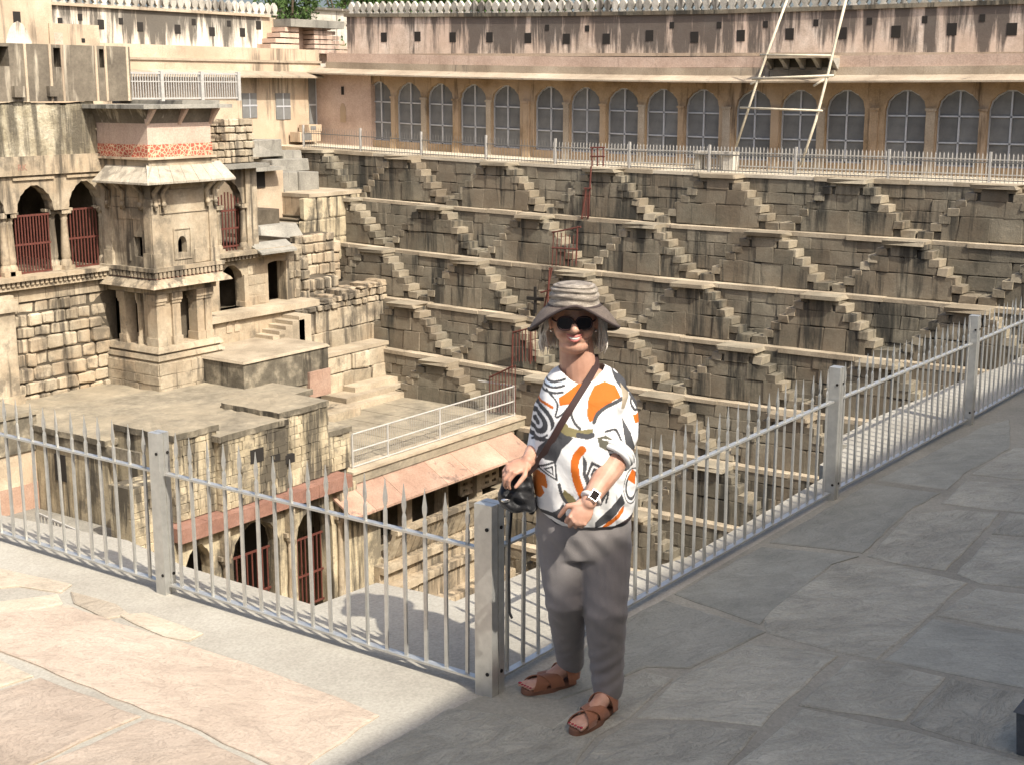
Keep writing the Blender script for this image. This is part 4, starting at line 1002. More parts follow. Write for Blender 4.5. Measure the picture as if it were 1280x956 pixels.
masonry(wg, MT['wing'], (a, 20.25), (b, 20.25), c-1, d, .19, .36, .14, .01, .01, ch=.035, maxn=60)
# far-left neighbour block
lb2 = thing('stained_block', (14, 25.5, -8), 'black stained block on a purple-pink wall beside the flat roofed wing', 'building')
y1 = float(U(45, 500, z=-5.0)[1]); xq = float(U(45, 515, Y=24.6)[0])
MB().box(11, xq, 24.6, 27, -5.95, -5.1).build('top_block', MT['grimy'], lb2); MB().box(10.95, xq+.05, 24.55, 27, -5.1, -5.02).build('top_slab', MT['roof'], lb2)
MB().box(11, xq-.03, 24.65, 27, -6.75, -5.95).build('cream_band', MT['cream'], lb2); MB().box(11, xq-.02, 24.63, 27, -9, -6.75).build('pink_wall', MT['pinkstone'], lb2)
cg = MB().box(2, XL-.1, 20.6, 26, zg-.5, zg).build('courtyard_ground', MT['greyslab'], kind='structure')
cr = thing('courtyard_railing', (14, 21.5, zg), 'low white railing on the courtyard beside the flat roofed wing', 'railing')
A = U(45, 640, z=zg+.7); B = U(158, 690, z=zg+.7)
p0 = np.array([A[0], A[1], zg]); p1 = np.array([B[0], B[1], zg]); m = MB()
for h in (.08, .7): m.bar(p0+[0,0,h], p1+[0,0,h], .04, .04)
m.build('rails', MT['railw'], cr)
for k in range(26): q = p0+(p1-p0)*k/25; MB().box(q[0]-.015,q[0]+.015,q[1]-.015,q[1]+.015,zg,zg+.7).build('bar', MT['railw'], cr)
p2 = U(158, 600, z=zg+.7); m = MB()
# ---- low pavilion with railed deck and pink eave
ZD = -7.2
pv = thing('deck_pavilion', (25, 21, -11), 'low pavilion with a flat railed deck and pink stone eave under it', 'building')
MB().box(21.3, 29.3, 20.0, 26.2, ZD-.28, ZD-.02).build('deck_slab', MT['roof'], pv)
MB().box(21.3, 29.2, 19.95, 20.6, ZD-.02, ZD+.05).build('deck_kerb', MT['ledge'], pv)
for k in range(7): MB().box(21.4+k*1.1, 22.47+k*1.1, 20.65, 25.9, ZD-.02, ZD+.012).build('deck_sheet', MT['roof'], pv)
us = (441, 470, 508, 560, 592, 636, 668)
for i in range(len(us)-1):
    a, b = Yz(us[i], 600, 19.2)[0], Yz(us[i+1], 600, 19.2)[0]
    MB().hexa([(a,19.2,ZD-.85),(b-.012,19.2,ZD-.85),(b-.012,20.05,ZD-.36),(a,20.05,ZD-.36)], [(a,19.2,ZD-.79),(b-.012,19.2,ZD-.79),(b-.012,20.05,ZD-.30),(a,20.05,ZD-.30)]).build('eave_slab', MT['pinkstone'], pv)
MB().box(21.3, 29.3, 21.2, 21.4, -11, ZD-.28).build('back_wall', MT['ashlar_back'], pv)
MB().box(21.35, 22.3, 19.95, 21.2, -11.5, ZD-.5).build('end_wall', MT['wing'], pv)
for x in (23.6, 25.2, 26.8, 28.4): MB().box(x-.13, x+.13, 20.05, 20.35, -9.4, ZD-.28).build('pillar', MT['palace'], pv)
a, b, c, d = rect(577, 570, 622, 606, 20.2); jm = MB(); nx, nz_ = 5, 4
for i in range(nx+1): x = a+(b-a)*i/nx; jm.box(x-.07, x+.07, 20.2, 20.28, c-.3, d)
for j in range(nz_+1): z = c-.3+(d-c+.3)*j/nz_; jm.box(a, b, 20.205, 20.275, z-.05, z+.05)
jm.build('lattice_screen', MT['palace'], pv)
# slanting seat-back panels and plinth courses below
xx = splits(22.3, 29.0, .34, .1)
for a, b in zip(xx[:-1], xx[1:]):
    MB().hexa([(a,19.75,-9.75),(b-.03,19.75,-9.75),(b-.03,19.87,-9.75),(a,19.87,-9.75)], [(a,19.42,-9.0),(b-.03,19.42,-9.0),(b-.03,19.54,-9.0),(a,19.54,-9.0)]).build('seat_back_panel', MT['palace'], pv)
MB().box(22.3, 29, 19.36, 19.6, -9.0, -8.88).build('top_rail', MT['palace'], pv)
MB().box(22.3, 29, 19.8, 21.2, -9.85, -9.72).build('seat', MT['palace'], pv)
for k, (y, z0, z1) in enumerate(((19.6,-10.05,-9.85),(19.75,-10.4,-10.05),(19.4,-10.6,-10.4),(19.55,-11.2,-10.6),(19.0,-11.5,-11.2),(19.2,-12.2,-11.5),(18.6,-13.6,-12.2))):
    ys = splits(22.0, 29.0, 1.3, .3)
    for a, b in zip(ys[:-1], ys[1:]): MB().box(a, b-.012, y+random.uniform(-.02,.02), 21.2, z0+.004, z1).build('plinth_stone', MT['palace'], pv)
dr = thing('deck_railing', (25, 20.3, ZD), 'white pipe railing along the edge of the pavilion deck', 'railing')
pp = [U(u, v, Y=20.25) for u, v in ((441,586),(485,566),(550,546),(607,528),(643,516))]
for p in pp: MB().tube([(p[0],20.25,ZD), (p[0],20.25,ZD+.95)], .028, 8).build('post', MT['railw'], dr)
for h in (.08, .5, .95): MB().tube([(p[0],20.25,ZD+h) for p in pp], .024, 8).build('rail', MT['railw'], dr)
mw = MB(); x = pp[0][0]
while x < pp[-1][0]: mw.box(x-.003, x+.003, 20.25, 20.256, ZD+.08, ZD+.95); x += .08
mw.build('wire_mesh', MT['railw'], dr)
MB().tube([(pp[-1][0],20.25,ZD+.95),(pp[-1][0],21.6,ZD+.95)], .024, 8).build('rail', MT['railw'], dr)
# low steps between deck and boulder wall
ls = thing('sunlit_steps', (27, 25, -7.2), 'low sunlit stone steps between the deck and the boulder wall', 'steps')
for k in range(3): MB().box(25.9+k*.8, 29.7, 24.7+k*.35, 26.1, ZD-.1, ZD+.18+k*.16).build('step', MT['ledge'], ls)
MB().box(24.3, 26.4, 24.2, 26.3, ZD-2, ZD+.25).build('block', MT['palace'], ls)
# ---- terrace building behind the palace (faces -y)
YH = 34.0
cb = thing('cream_building', (28, YH, 0), 'cream two-storey building with white stained upper wall behind the palace roof', 'building')
ztop = 3.15
MB().box(8, 35.4, YH, YH+3, -.5, 2.95).build('wall', MT['cream'], cb)
for u0, v0, u1, v1 in ((303,117,320,148),(345,117,362,150),(387,97,402,166)):
    a, b, c, d = rect(u0, v0, u1, v1, YH); w = MB().box(a, b, YH-.03, YH+.02, c, d).build('window', MT['pane'], cb)
    MB().box(a, b, YH-.045, YH-.03, (c+d)/2-.03, (c+d)/2+.03).box((a+b)/2-.02, (a+b)/2+.02, YH-.044, YH-.03, c, d).build('window_bar', MT['frame'], w)
for a, b in zip(*(lambda s: (s[:-1], s[1:]))(splits(8, 35.0, 1.6, .2))):
    MB().hexa([(a,YH-.7,2.80),(b-.01,YH-.7,2.80),(b-.01,YH,3.02),(a,YH,3.02)], [(a,YH-.7,2.86),(b-.01,YH-.7,2.86),(b-.01,YH,3.08),(a,YH,3.08)]).build('eave_slab', MT['eave'], cb)
for z0, z1, o, mt in ((3.02,3.35,.10,'cream'),(3.35,3.43,.16,'eave'),(3.43,3.85,.04,'cream')): MB().box(8, 35.45, YH-o, YH+1.6, z0, z1).build('cornice', MT[mt], cb)
YW = 35.4
xw0 = Yz(62, 40, YW)[0]; xw1 = Yz(345, 40, YW)[0]; zw1a = Yz(330, 22, YW)[1]; zw1b = Yz(90, 8, YW)[1]; zw1 = (zw1a+zw1b)/2
MB().box(xw0, xw1-.7, YW, YW+.6, 3.8, zw1).build('upper_wall', MT['white_wall'], cb); MB().box(xw1-.7, xw1, YW, YW+.6, 3.8, zw1).build('upper_wall_end', MT['cream'], cb)
MB().box(xw0, xw1-.35, YW-.12, YW+.7, zw1, zw1+.09).build('coping', MT['eave'], cb)
for (u, v) in ((100,22),(75,27),(126,31),(151,27),(175,34),(222,37),(242,28),(265,40),(303,41),(286,30),(323,32)):
    x, z = Yz(u, v, YW); s_ = .13 if v > 30 else .09; MB().box(x-s_, x+s_, YW-.012, YW+.02, z-s_*1.2, z+s_*1.2).build('vent_hole', MT['dark'], cb)
ML2 = ML
x = xw0
while x < xw1+.1:
    o = mesh_obj('merlon', ML2, cb, (x, YW+.1, zw1+.09), (1, 1.15, 1.05*random.uniform(.95,1.04)), math.pi/2); x += .33
# older pinkish front at the far left
YO = 31.5; a, b, c, d = rect(-60, -30, 62, 62, YO)
ob = thing('old_house', ((a+b)/2, YO, 2), 'pinkish plastered house front with blind arch and small windows above the parapet', 'building')
MB().box(a, b, YO, YO+2.5, 1.8, d+1.2).build('wall', MT['cream'], ob)
x, z = Yz(23, 52, YO); MB().prism([(x+p, YO-.03, z-.5+q) for p, q in ((-.42,0),(.42,0),(.42,.5),(.3,.8),(.15,.98),(0,1.05),(-.15,.98),(-.3,.8),(-.42,.5))], (0,.02,0)).build('blind_arch', MT['white_wall'], ob)
x, z = Yz(21, 24, YO); MB().box(x-.12, x+.12, YO-.012, YO+.02, z-.2, z+.2).build('window', MT['dark'], ob)
a2, b2, c2, d2 = rect(62, 32, 122, 62, YO); MB().box(a2, b2, YO-.05, YO+3, 1.8, d2).build('low_wall', MT['cream'], ob)
x, z = Yz(73, 49, YO-.05); MB().box(x-.15, x+.15, YO-.062, YO, z-.25, z+.18).build('niche', MT['pink'], ob); x, z = Yz(104, 51, YO-.05); MB().box(x-.06, x+.06, YO-.062, YO, z-.06, z+.06).build('hole', MT['dark'], ob)
# corner pavilion and zigzag stairs on the roof
cp = thing('roof_pavilion', (35.2, 35.2, 3.8), 'small roof pavilion with stone brackets between two zigzag stairs', 'pavilion')
YQ = 35.0
for k in range(6):
    x, z = Yz(325+k*6, 63-k*7, YQ); MB().box(x, xw1+.5, YQ-.3, YQ+.4, z-.14, z+.02).build('step', MT['pink'], cp)
    x, z = Yz(436-k*6, 64-k*6, YQ); MB().box(36, x, YQ-.3, YQ+.4, z-.14, z).build('step', MT['pink'], cp)
a, b, c, d = rect(355, 37, 416, 68, YQ)
MB().box(a, b, YQ+.3, YQ+1.2, c-.3, d).build('wall', MT['pink'], cp); MB().box(a-.1, b+.1, YQ-.5, YQ+1.3, d, d+.28).build('roof_slab', MT['greyslab'], cp)
for u in (365, 400): x, z = Yz(u, 50, YQ); MB().prism([(x-.3,YQ-.02,d),(x+.3,YQ-.02,d),(x+.08,YQ-.02,d-.6),(x-.08,YQ-.02,d-.6)], (0,.12,0)).build('bracket', MT['eave'], cp)
for u in (358, 392): a1, b1, c1, d1 = rect(u, 48, u+12, 68, YQ); MB().box(a1, b1, YQ+.27, YQ+.31, c1, d1).build('opening', MT['dark'], cp)
# palace-side terrace and retaining mass
MB().box(0, 36, 32.6, 60, -14, -.02).build('upper_terrace', MT['far_terrace'], kind='structure')
MB().box(10, 26, 31.0, 32.7, -14, 1.8).box(10, 22.5, 27.6, 31.0, .5, 1.8).box(10, 22, 28.7, 31, -14, -2.4).build('palace_mass', MT['palace'], pal)
ac = thing('cooling_unit', (33.5, 33.7, 0), 'stack of two pale boxes with dark grilles standing against the cream wall', 'cooling unit')
for u0, v0, u1, v1 in ((375,165,401,178),(386,156,402,165)):
    a, b, c, d = rect(u0, v0, u1, v1, 33.4); MB().box(a, b, 33.4, 33.9, c, d).build('box', MT['cream'], ac); MB().box(a+.1, a+(b-a)*.55, 33.385, 33.41, c+.06, d-.05).build('grille', MT['pane'], ac)
# ---- ground beyond, trees and far houses
MB().box(-400, 600, 60, 700, -1.2, -.6).box(37, 600, -300, 60, -1.2, -.6).build('ground', MT['far_terrace'], kind='structure')
def leaf_mat():
    m, nt, b = newmat('foliage'); g = G(nt); P = g.pos()
    c = g.ramp(g.noise(P, .9, 4, .6), [(.3,(.025,.05,.012)),(.5,(.05,.09,.022)),(.7,(.10,.15,.045))]); g.l(c, b.inputs['Base Color']); b.inputs['Roughness'].default_value = .7
    b.inputs['Specular IOR Level'].default_value = .2; return m
MT['leaf'] = leaf_mat(); MT['bark'] = plain('bark', (.10,.075,.05), .9)
def tree(x, y, zb, h, r, label, seed):
    rr = np.random.RandomState(seed); t = thing('tree', (x, y, zb), label, 'tree', 'trees behind the well buildings')
    m = MB().tube([(x,y,zb),(x+.2,y,zb+h*.4),(x+.1,y+.2,zb+h*.75)], [.28,.2,.08], 8)
    cl = []
    for k in range(9):
        a = k*2.4; q = (x+r*.6*math.cos(a), y+r*.6*math.sin(a), zb+h*(.5+.045*k)); m.tube([(x+.15,y,zb+h*.35), q], [.12,.03], 6); cl.append(q)
    m.build('trunk', MT['bark'], t)
    V = []; F = []
    for k in range(46):
        c = np.array([x, y, zb+h*.68])+rr.normal(size=3)*[r*.42, r*.42, h*.15]; s_ = r*rr.uniform(.14,.28)
        for j in range(110):
            p = c+rr.normal(size=3)*s_*.6; u = rr.normal(size=3); u /= np.linalg.norm(u); w = np.cross(u, rr.normal(size=3)); w /= np.linalg.norm(w); L = rr.uniform(.07,.15)
            b = len(V); V += [p-u*L, p+w*L*.45, p+u*L, p-w*L*.45]; F.append((b, b+1, b+2, b+3))
    MB().add(V, F).build('crown', MT['leaf'], t)
def bt(u, v, D):
    q = FW+RT*((u-CX)/FPX)+UPV*((CY-v)/FPX); return CAM+q*D
for i, (u, v, D, r, lab) in enumerate(((358,2,70,2.0,'leafy tree beside the end of the white merlon wall'),(430,-4,85,2.6,'green tree above the pale rooftop house'),(520,-10,62,2.6,'dense tree behind the arcade parapet near the rooftop house'),(575,-9,62,2.4,'dense tree behind the middle of the arcade parapet'),(470,-12,60,2.2,'dark tree at the near end of the arcade parapet'),(640,-10,66,2.2,'round tree crown farthest along behind the arcade parapet'),(700,-14,64,2.,'small tree top rising behind the merlons'))):
    q = bt(u, v, D); h = q[2]+.6+r*.55; tree(q[0], q[1], -.6, h*1.25, r, lab, i)
q = bt(393, 17, 75)
fh_ = thing('rooftop_house', (q[0], q[1], -.6), 'pale flat-roofed house far behind the roof pavilion', 'house')
MB().box(q[0]-1.5, q[0]+2.5, q[1]-1.2, q[1]+2.5, -.6, q[2]+.1).build('wall', MT['merlon'], fh_); MB().box(q[0]-1.7, q[0]+2.7, q[1]-1.4, q[1]+2.7, q[2]+.1, q[2]+.22).build('roof', MT['white_wall'], fh_)
for k in range(3): MB().box(q[0]-1.52, q[0]-1.48, q[1]-.8+k*1.1, q[1]-.3+k*1.1, q[2]-.5, q[2]-.1).build('window', MT['pane'], fh_)
# ------------------------------------------------------------------ the woman
WB = U(718, 890, z=0); WB[2] = 0
def Lp(u, v, y=0.):
    """photo pixel -> local (x, y, z) on the upright plane at depth y behind/before her"""
    q = Un(u, v, WB+FH*y, FH)-WB; return np.array([q@RT, y, q[2]])
def Lg(u, v, z=0.):
    q = U(u, v, z=z)-WB; return np.array([q@RT, q@FH, z])
ROT = Matrix(((RT[0], FH[0], 0), (RT[1], FH[1], 0), (0, 0, 1)))
def skin_mat():
    m, nt, b = newmat('skin'); g = G(nt); P = g.n('TexCoord').outputs['Object']
    c = g.ramp(g.noise(P, 14, 5, .6), [(.3, (.40,.205,.135)), (.55, (.50,.285,.20)), (.75, (.57,.345,.25))])
    g.l(c, b.inputs['Base Color']); b.inputs['Roughness'].default_value = .5; b.inputs['Specular IOR Level'].default_value = .35
    b.inputs['Subsurface Weight'].default_value = .12; b.inputs['Subsurface Radius'].default_value = (.012,.005,.003); b.inputs['Subsurface Scale'].default_value = 1.
    g.bump(b, g.noise(P, 160, 3, .6), .12, .004); return m
MT['skin'] = skin_mat()
def cloth(name, col, sc=60, var=.14, rough=.85, wr=.25):
    m, nt, b = newmat(name); g = G(nt); P = g.n('TexCoord').outputs['Object']
    c = g.mix(1.0, col, g.ramp(g.noise(P, 7, 5, .6), [(.25,1-var),(.75,1+var)]), 'MULTIPLY'); g.l(c, b.inputs['Base Color'])
    b.inputs['Roughness'].default_value = rough; b.inputs['Specular IOR Level'].default_value = .2; b.inputs['Sheen Weight'].default_value = .15
    h = g.math('ADD', g.math('MULTIPLY', g.noise(g.scaled(P, (1,1,.5)), 9, 3, .5, .8), wr*4), g.math('MULTIPLY', g.noise(P, sc*6, 2, .5), .12)); g.bump(b, h, .5, .02); return m
MT['trouser'] = cloth('taupe_cotton', (.205,.187,.178), wr=.12)
MT['leather'] = cloth('tan_leather', (.25,.105,.055), 40, .2, .55, .1)
MT['sole'] = plain('sandal_sole', (.16,.075,.045), .7); MT['blackbag'] = cloth('black_leather', (.012,.012,.013), 30, .3, .45, .3)
MT['strap'] = cloth('brown_strap', (.04,.02,.018), 60, .2, .6, .05); MT['silver'] = plain('silver_metal', (.7,.68,.64), .25, .9)
MT['glassd'] = plain('dark_lens', (.012,.008,.007), .08, 0, .1, spec=.6); MT['frameb'] = plain('brown_frame', (.03,.012,.01), .3)
MT['lip'] = plain('lips', (.42,.13,.11), .45); MT['teeth'] = plain('teeth', (.72,.68,.6), .35); MT['nail'] = plain('red_nail', (.30,.02,.035), .25)
MT['hair'] = plain('grey_hair', (.60,.55,.475), .5, 0, .3, 60)
MT['white'] = plain('watch_band', (.66,.60,.56), .5)
def hat_mat():
    m, nt, b = newmat('woven_straw'); g = G(nt); P = g.n('TexCoord').outputs['Object']
    c = g.ramp(g.noise(g.scaled(P, (1,1,6)), 22, 5, .6), [(.3,(.13,.105,.085)),(.5,(.24,.205,.165)),(.7,(.40,.355,.29))])
    c = g.mix(1.0, c, g.ramp(g.noise(P, 260, 2, .5), [(.3,.75),(.7,1.2)]), 'MULTIPLY')
    g.l(c, b.inputs['Base Color']); b.inputs['Roughness'].default_value = .8; g.bump(b, g.noise(P, 300, 2, .6), .5, .003); return m
MT['hat'] = hat_mat(); MT['brim'] = plain('brown_brim_weave', (.125,.098,.078), .8, 0, .35, 90, .3); MT['hatband'] = plain('dark_hat_edge', (.055,.04,.036), .8, 0, .3, 40)

class Blob(MB):
    def ell(s, c, r, rot=None, n=18, k=12):
        V = []; R = np.eye(3) if rot is None else np.array(rot)
        V.append(np.array([0,0,1.]))
        for i in range(1, k):
            a = math.pi*i/k
            for j in range(n): b = 2*math.pi*j/n; V.append(np.array([math.sin(a)*math.cos(b), math.sin(a)*math.sin(b), math.cos(a)]))
        V.append(np.array([0,0,-1.]))
        V = [np.array(c)+R@(v*np.array(r)) for v in V]; F = []
        for j in range(n): F.append((0, 1+j, 1+(j+1) % n)); F.append((len(V)-1, len(V)-1-n+(j+1) % n, len(V)-1-n+j))
        for i in range(k-2):
            for j in range(n): a = 1+i*n+j; b = 1+i*n+(j+1) % n; F.append((a, a+n, b+n, b))
        return s.add(V, F)
    def limb(s, pts, rs, n=14):
        """rounded limb: ellipsoids at the ends keep it closed"""
        s.tube(pts, rs, n); s.ell(pts[0], [rs[0]]*3, n=12, k=8); s.ell(pts[-1], [rs[-1]]*3, n=12, k=8); return s
    def loft(s, rings, n=48):
        """rings: (cx, cy, z, a, b, power, tilt) -> closed superellipse loft; tilt lowers the front"""
        V = []
        for (cx_, cy_, z, a, b, pw, tl) in rings:
            for j in range(n):
                t = 2*math.pi*j/n; c, d = math.cos(t), math.sin(t)
                x = a*math.copysign(abs(c)**(2/pw), c); y = b*math.copysign(abs(d)**(2/pw), d); V.append((cx_+x, cy_+y, z+tl*y))
        m = len(rings); F = [(i*n+j, i*n+(j+1) % n, (i+1)*n+(j+1) % n, (i+1)*n+j) for i in range(m-1) for j in range(n)]
        F += [tuple(range(n-1, -1, -1)), tuple(range((m-1)*n, m*n))]; return s.add(V, F)
def remeshed(mb, voxel, smooth=4, fac=.5):
    me = bpy.data.meshes.new('tmp'); me.from_pydata(mb.v, [], mb.f); me.validate(); me.update()
    o = bpy.data.objects.new('tmp', me); COL.objects.link(o)
    import bmesh
    bm = bmesh.new(); bm.from_mesh(me); bmesh.ops.recalc_face_normals(bm, faces=bm.faces); bm.to_mesh(me); bm.free()
    r = o.modifiers.new('r', 'REMESH'); r.mode = 'VOXEL'; r.voxel_size = voxel; r.adaptivity = 0
    if smooth: q = o.modifiers.new('s', 'SMOOTH'); q.iterations = smooth; q.factor = fac
    dg = bpy.context.evaluated_depsgraph_get(); dg.update(); ev = o.evaluated_get(dg); out = bpy.data.meshes.new_from_object(ev)
    bpy.data.objects.remove(o); bpy.data.meshes.remove(me)
    n = len(out.vertices); V = np.zeros(n*3); out.vertices.foreach_get('co', V); V = V.reshape(-1, 3)
    F = [tuple(p.vertices) for p in out.polygons]; bpy.data.meshes.remove(out); return V, F
def lbuild(name, V, F, mat, parent, label=None, smooth=True, colors=None):
    """link a mesh given in her local frame"""
    me = bpy.data.meshes.new(name); me.from_pydata([tuple(p) for p in V], [], F); me.materials.append(mat)
    if smooth: me.polygons.foreach_set('use_smooth', [True]*len(me.polygons))
    if smooth not in (True, False): me.set_sharp_from_angle(angle=math.radians(smooth))
    if colors is not None:
        at = me.color_attributes.new('print', 'FLOAT_COLOR', 'POINT'); c4 = np.ones((len(V), 4)); c4[:, :3] = colors; at.data.foreach_set('color', c4.ravel())
    me.update(); o = bpy.data.objects.new(name, me); COL.objects.link(o); WL[o.name] = WB
    if parent is not None: o.parent = parent
    else: o.location = WB; o.rotation_euler = ROT.to_euler()
    if label: o['label'] = label
    return o
def lmb(name, mb, mat, parent, smooth=40, label=None): return lbuild(name, mb.v, mb.f, mat, parent, label, smooth)

def hand(B, wrist, d, nrm, thumb, curl, sc=1., tcurl=.5, spread=.05):
    """palm + four fingers + thumb; d: wrist->knuckles, nrm: back of the hand, thumb: towards the thumb side"""
    d = np.array(d, float); d /= np.linalg.norm(d); nrm = np.array(nrm, float); nrm -= d*(nrm@d); nrm /= np.linalg.norm(nrm)
    th = np.array(thumb, float); th -= d*(th@d)+nrm*(th@nrm); th /= np.linalg.norm(th)
    w = np.array(wrist, float); R = np.stack([th, d, nrm], 1); tips = []
    B.ell(w+d*.048*sc, np.array([.040,.052,.016])*sc, R); B.ell(w+d*.012*sc, np.array([.027,.03,.019])*sc, R); B.ell(w+d*.035*sc+th*.024*sc-nrm*.006*sc, np.array([.018,.034,.017])*sc, R)
    for i, (o, L, r) in enumerate(((.030,.072,.0086),(.0105,.080,.0088),(-.009,.075,.0084),(-.0275,.060,.0075))):
        p = w+d*(.088-.006*abs(i-1))*sc+th*o*sc; pts = [p-d*.03*sc, p]; dirv = d+th*spread*(1.2-i)*.6; a = 0.
        for k, f in enumerate((.45,.32,.25)):
            a += curl[i]*(1., 1.15, .7)[k]; v = dirv*math.cos(a)-nrm*math.sin(a); v /= np.linalg.norm(v); pts.append(pts[-1]+v*L*f*sc)
        B.ell(p+nrm*.004*sc, np.array([.0092]*3)*sc, n=10, k=6)
        B.limb(pts, [r*sc*1.02, r*sc*1.1, r*sc, r*sc*.94, r*sc*.78], 10); tips.append((pts[-1], pts[-1]-pts[-2], nrm))
    p = w+d*.03*sc+th*.030*sc; a1 = d*.62+th*.75-nrm*.15; a1 /= np.linalg.norm(a1); a2 = d*.9+th*(.35-tcurl*.5)-nrm*tcurl; a2 /= np.linalg.norm(a2)
    B.limb([p-a1*.015*sc, p+a1*.038*sc, p+a1*.038*sc+a2*.03*sc, p+a1*.038*sc+a2*.055*sc], [.0125*sc,.0105*sc,.0098*sc,.0078*sc], 10)
    return tips

# ---- body: one continuous surface
B = Blob()
SQ = .85; hc = Lp(717, 402, -.01); hx, hy, hz_ = hc
B.ell((hx, hy+.012, hz_+.035*SQ), (.082,.096,.086)); B.ell((hx, hy-.012, hz_-.02*SQ), (.076,.078,.074)); B.ell((hx+.0, hy-.032, hz_-.062*SQ), (.058,.05,.039))
B.ell((hx-.001, hy-.062, hz_-.088*SQ), (.024,.02,.018))                                     # chin
for s_ in (-1, 1):
    B.ell((hx+s_*.042, hy-.060, hz_-.030*SQ), (.028,.024,.024))                              # cheeks
    B.ell((hx+s_*.030, hy-.078, hz_+.026*SQ), (.024,.012,.008))                              # brow
    B.ell((hx+s_*.030, hy-.074, hz_+.010*SQ), (.014,.011,.010))                              # eyes
    B.ell((hx+s_*.084, hy+.015, hz_-.005*SQ), (.010,.018,.032))                              # ears
B.limb([(hx,hy-.080,hz_+.018*SQ),(hx-.001,hy-.098,hz_-.006*SQ),(hx-.001,hy-.104,hz_-.018*SQ)], [.010,.0125,.0145], 10)
for s_ in (-1, 1): B.ell((hx+s_*.012, hy-.092, hz_-.020*SQ), (.0095,.012,.0085))
B.ell((hx, hy-.081, hz_-.052*SQ), (.026,.013,.012)); B.ell((hx, hy-.074, hz_-.064*SQ), (.028,.014,.012))
B.ell((hx, hy-.028, hz_-.098*SQ), (.056,.055,.034))
nk = Lp(724, 478, .035)
B.limb([(hx+.005, hy+.015, hz_-.05*SQ), (hx+.012, hy+.03, hz_-.12*SQ), tuple(nk)], [.060,.064,.074], 18)
ch = Lp(726, 500, .02)
B.ell(ch+[0,.02,.01], (.155,.088,.10)); B.ell(Lp(726, 560, 0), (.155,.115,.20)); B.ell(Lp(728, 635, 0), (.165,.125,.13))
for s_, u in ((-1, 692), (1, 770)): B.ell(Lp(u*.88+726*.12, 490, .03), (.045,.05,.045)); B.ell(Lp(u*.55+726*.45, 522, -.07), (.075,.07,.07))
B.ell(Lp(726, 472, .03), (.105,.06,.045))
# arms
Ls, Le, Lw = Lp(764, 492, .03), Lp(776, 560, -.10), Lp(736, 627, -.245)
B.limb([Ls, (Ls+Le)/2+[.004,0,0], Le], [.042,.043,.042]); B.limb([Le, Le*.65+Lw*.35+[.004,.006,-.004], Le*.25+Lw*.75, Lw], [.049,.050,.038,.030])
Rs, Re, Rw = Lp(698, 492, .03), Lp(676, 552, .04), Lp(660, 576, -.10)
B.limb([Rs, Re], [.042,.040]); B.limb([Re, Re*.6+Rw*.4, Rw], [.042,.036,.027])
hd = Lp(722, 650, -.265)-Lw
tipsL = hand(B, Lw, hd, (.25,-.80,.55), (-.85,-.25,.1), (.85,.92,.98,1.02), 1.0, .6, .02)
tipsR = hand(B, Rw, (-.78,-.42,-.28), (-.15,-.45,.88), (-.2,-.85,-.1), (.62,.66,.7,.72), .96, .5)
# legs and feet
footR = (Lg(656, 866), Lg(716, 853)); footL = (Lg(718, 917), Lg(762, 887))
hipR, hipL = Lp(702, 655, .0), Lp(755, 655, 0)
ankR = footR[1]+np.array([-.012, -.01, .085]); ankL = footL[1]+np.array([-.012, -.012, .085])
kneeR = Lp(707, 748, -.03); kneeL = Lp(757, 762, -.06)
for h, k, a in ((hipR, kneeR, ankR), (hipL, kneeL, ankL)): B.limb([h, (h+k)/2, k, k*.6+a*.4+[0,.012,0], a], [.085,.072,.055,.052,.036])
def foot(toe, heel):
    d = toe-heel; L = np.linalg.norm(d); d /= L; s_ = np.array([-d[1], d[0], 0]); R = np.stack([d, s_, [0,0,1]], 1); z0 = .022
    B.ell(heel-d*.0+[0,0,z0+.028], (.034,.031,.032), R); B.limb([heel+d*.02+[0,0,.085], heel+d*L*.35+[0,0,.055], heel+d*L*.72+[0,0,z0+.012]], [.036,.032,.022])
    B.ell(heel+d*L*.55+[0,0,z0+.014], (L*.36,.037,.020), R); B.ell(heel+d*L*.74+[0,0,z0+.012], (.045,.043,.016), R)
    return d, s_, L
fR = foot(*footR); fL = foot(*footL); nails = []
for (toe, heel), (d, s_, L), inner in ((footR, fR, -1), (footL, fL, 1)):
    for i in range(5):
        o = (-.031+.0155*i); big = (i == (4 if inner > 0 else 0)); ln = .012-.004*abs(i-(3 if inner > 0 else 1)); r = .0105 if big else .0078
        p = heel+d*(L*.84+ln)+s_*o; q = p+d*(.034 if big else .027)
        B.limb([p+[0,0,.033], q+[0,0,.028]], [r, r*.85], 8); nails.append((q+np.array([0,0,.028+r*.75]), d, r))
bV, bF = remeshed(B, .0034, 5, .5)
wom = lbuild('person', bV, bF, MT['skin'], None)
props(wom, 'woman in a brimmed straw hat, patterned blouse and taupe trousers standing by the corner post', 'person')
# face details
m = Blob(); t_ = np.linspace(-1, 1, 13)
up_ = [(hx+.034*q, hy-.094+.022*q*q, hz_-.049*SQ+.012*q*q) for q in t_]; lo_ = [(hx+.033*q, hy-.090+.020*q*q, hz_-.068*SQ+.024*q*q) for q in t_]
m.tube(up_, [.0015+.0034*(1-q*q) for q in t_], 8); m.tube(lo_, [.0015+.005*(1-q*q) for q in t_], 8); lmb('lips', m, MT['lip'], wom, True)
m = Blob(); m.tube([(hx+.028*q, hy-.091+.021*q*q, hz_-.0575*SQ+.016*q*q) for q in t_], [.001+.0058*(1-q*q)**.6 for q in t_], 8); lmb('teeth', m, MT['teeth'], wom, True)
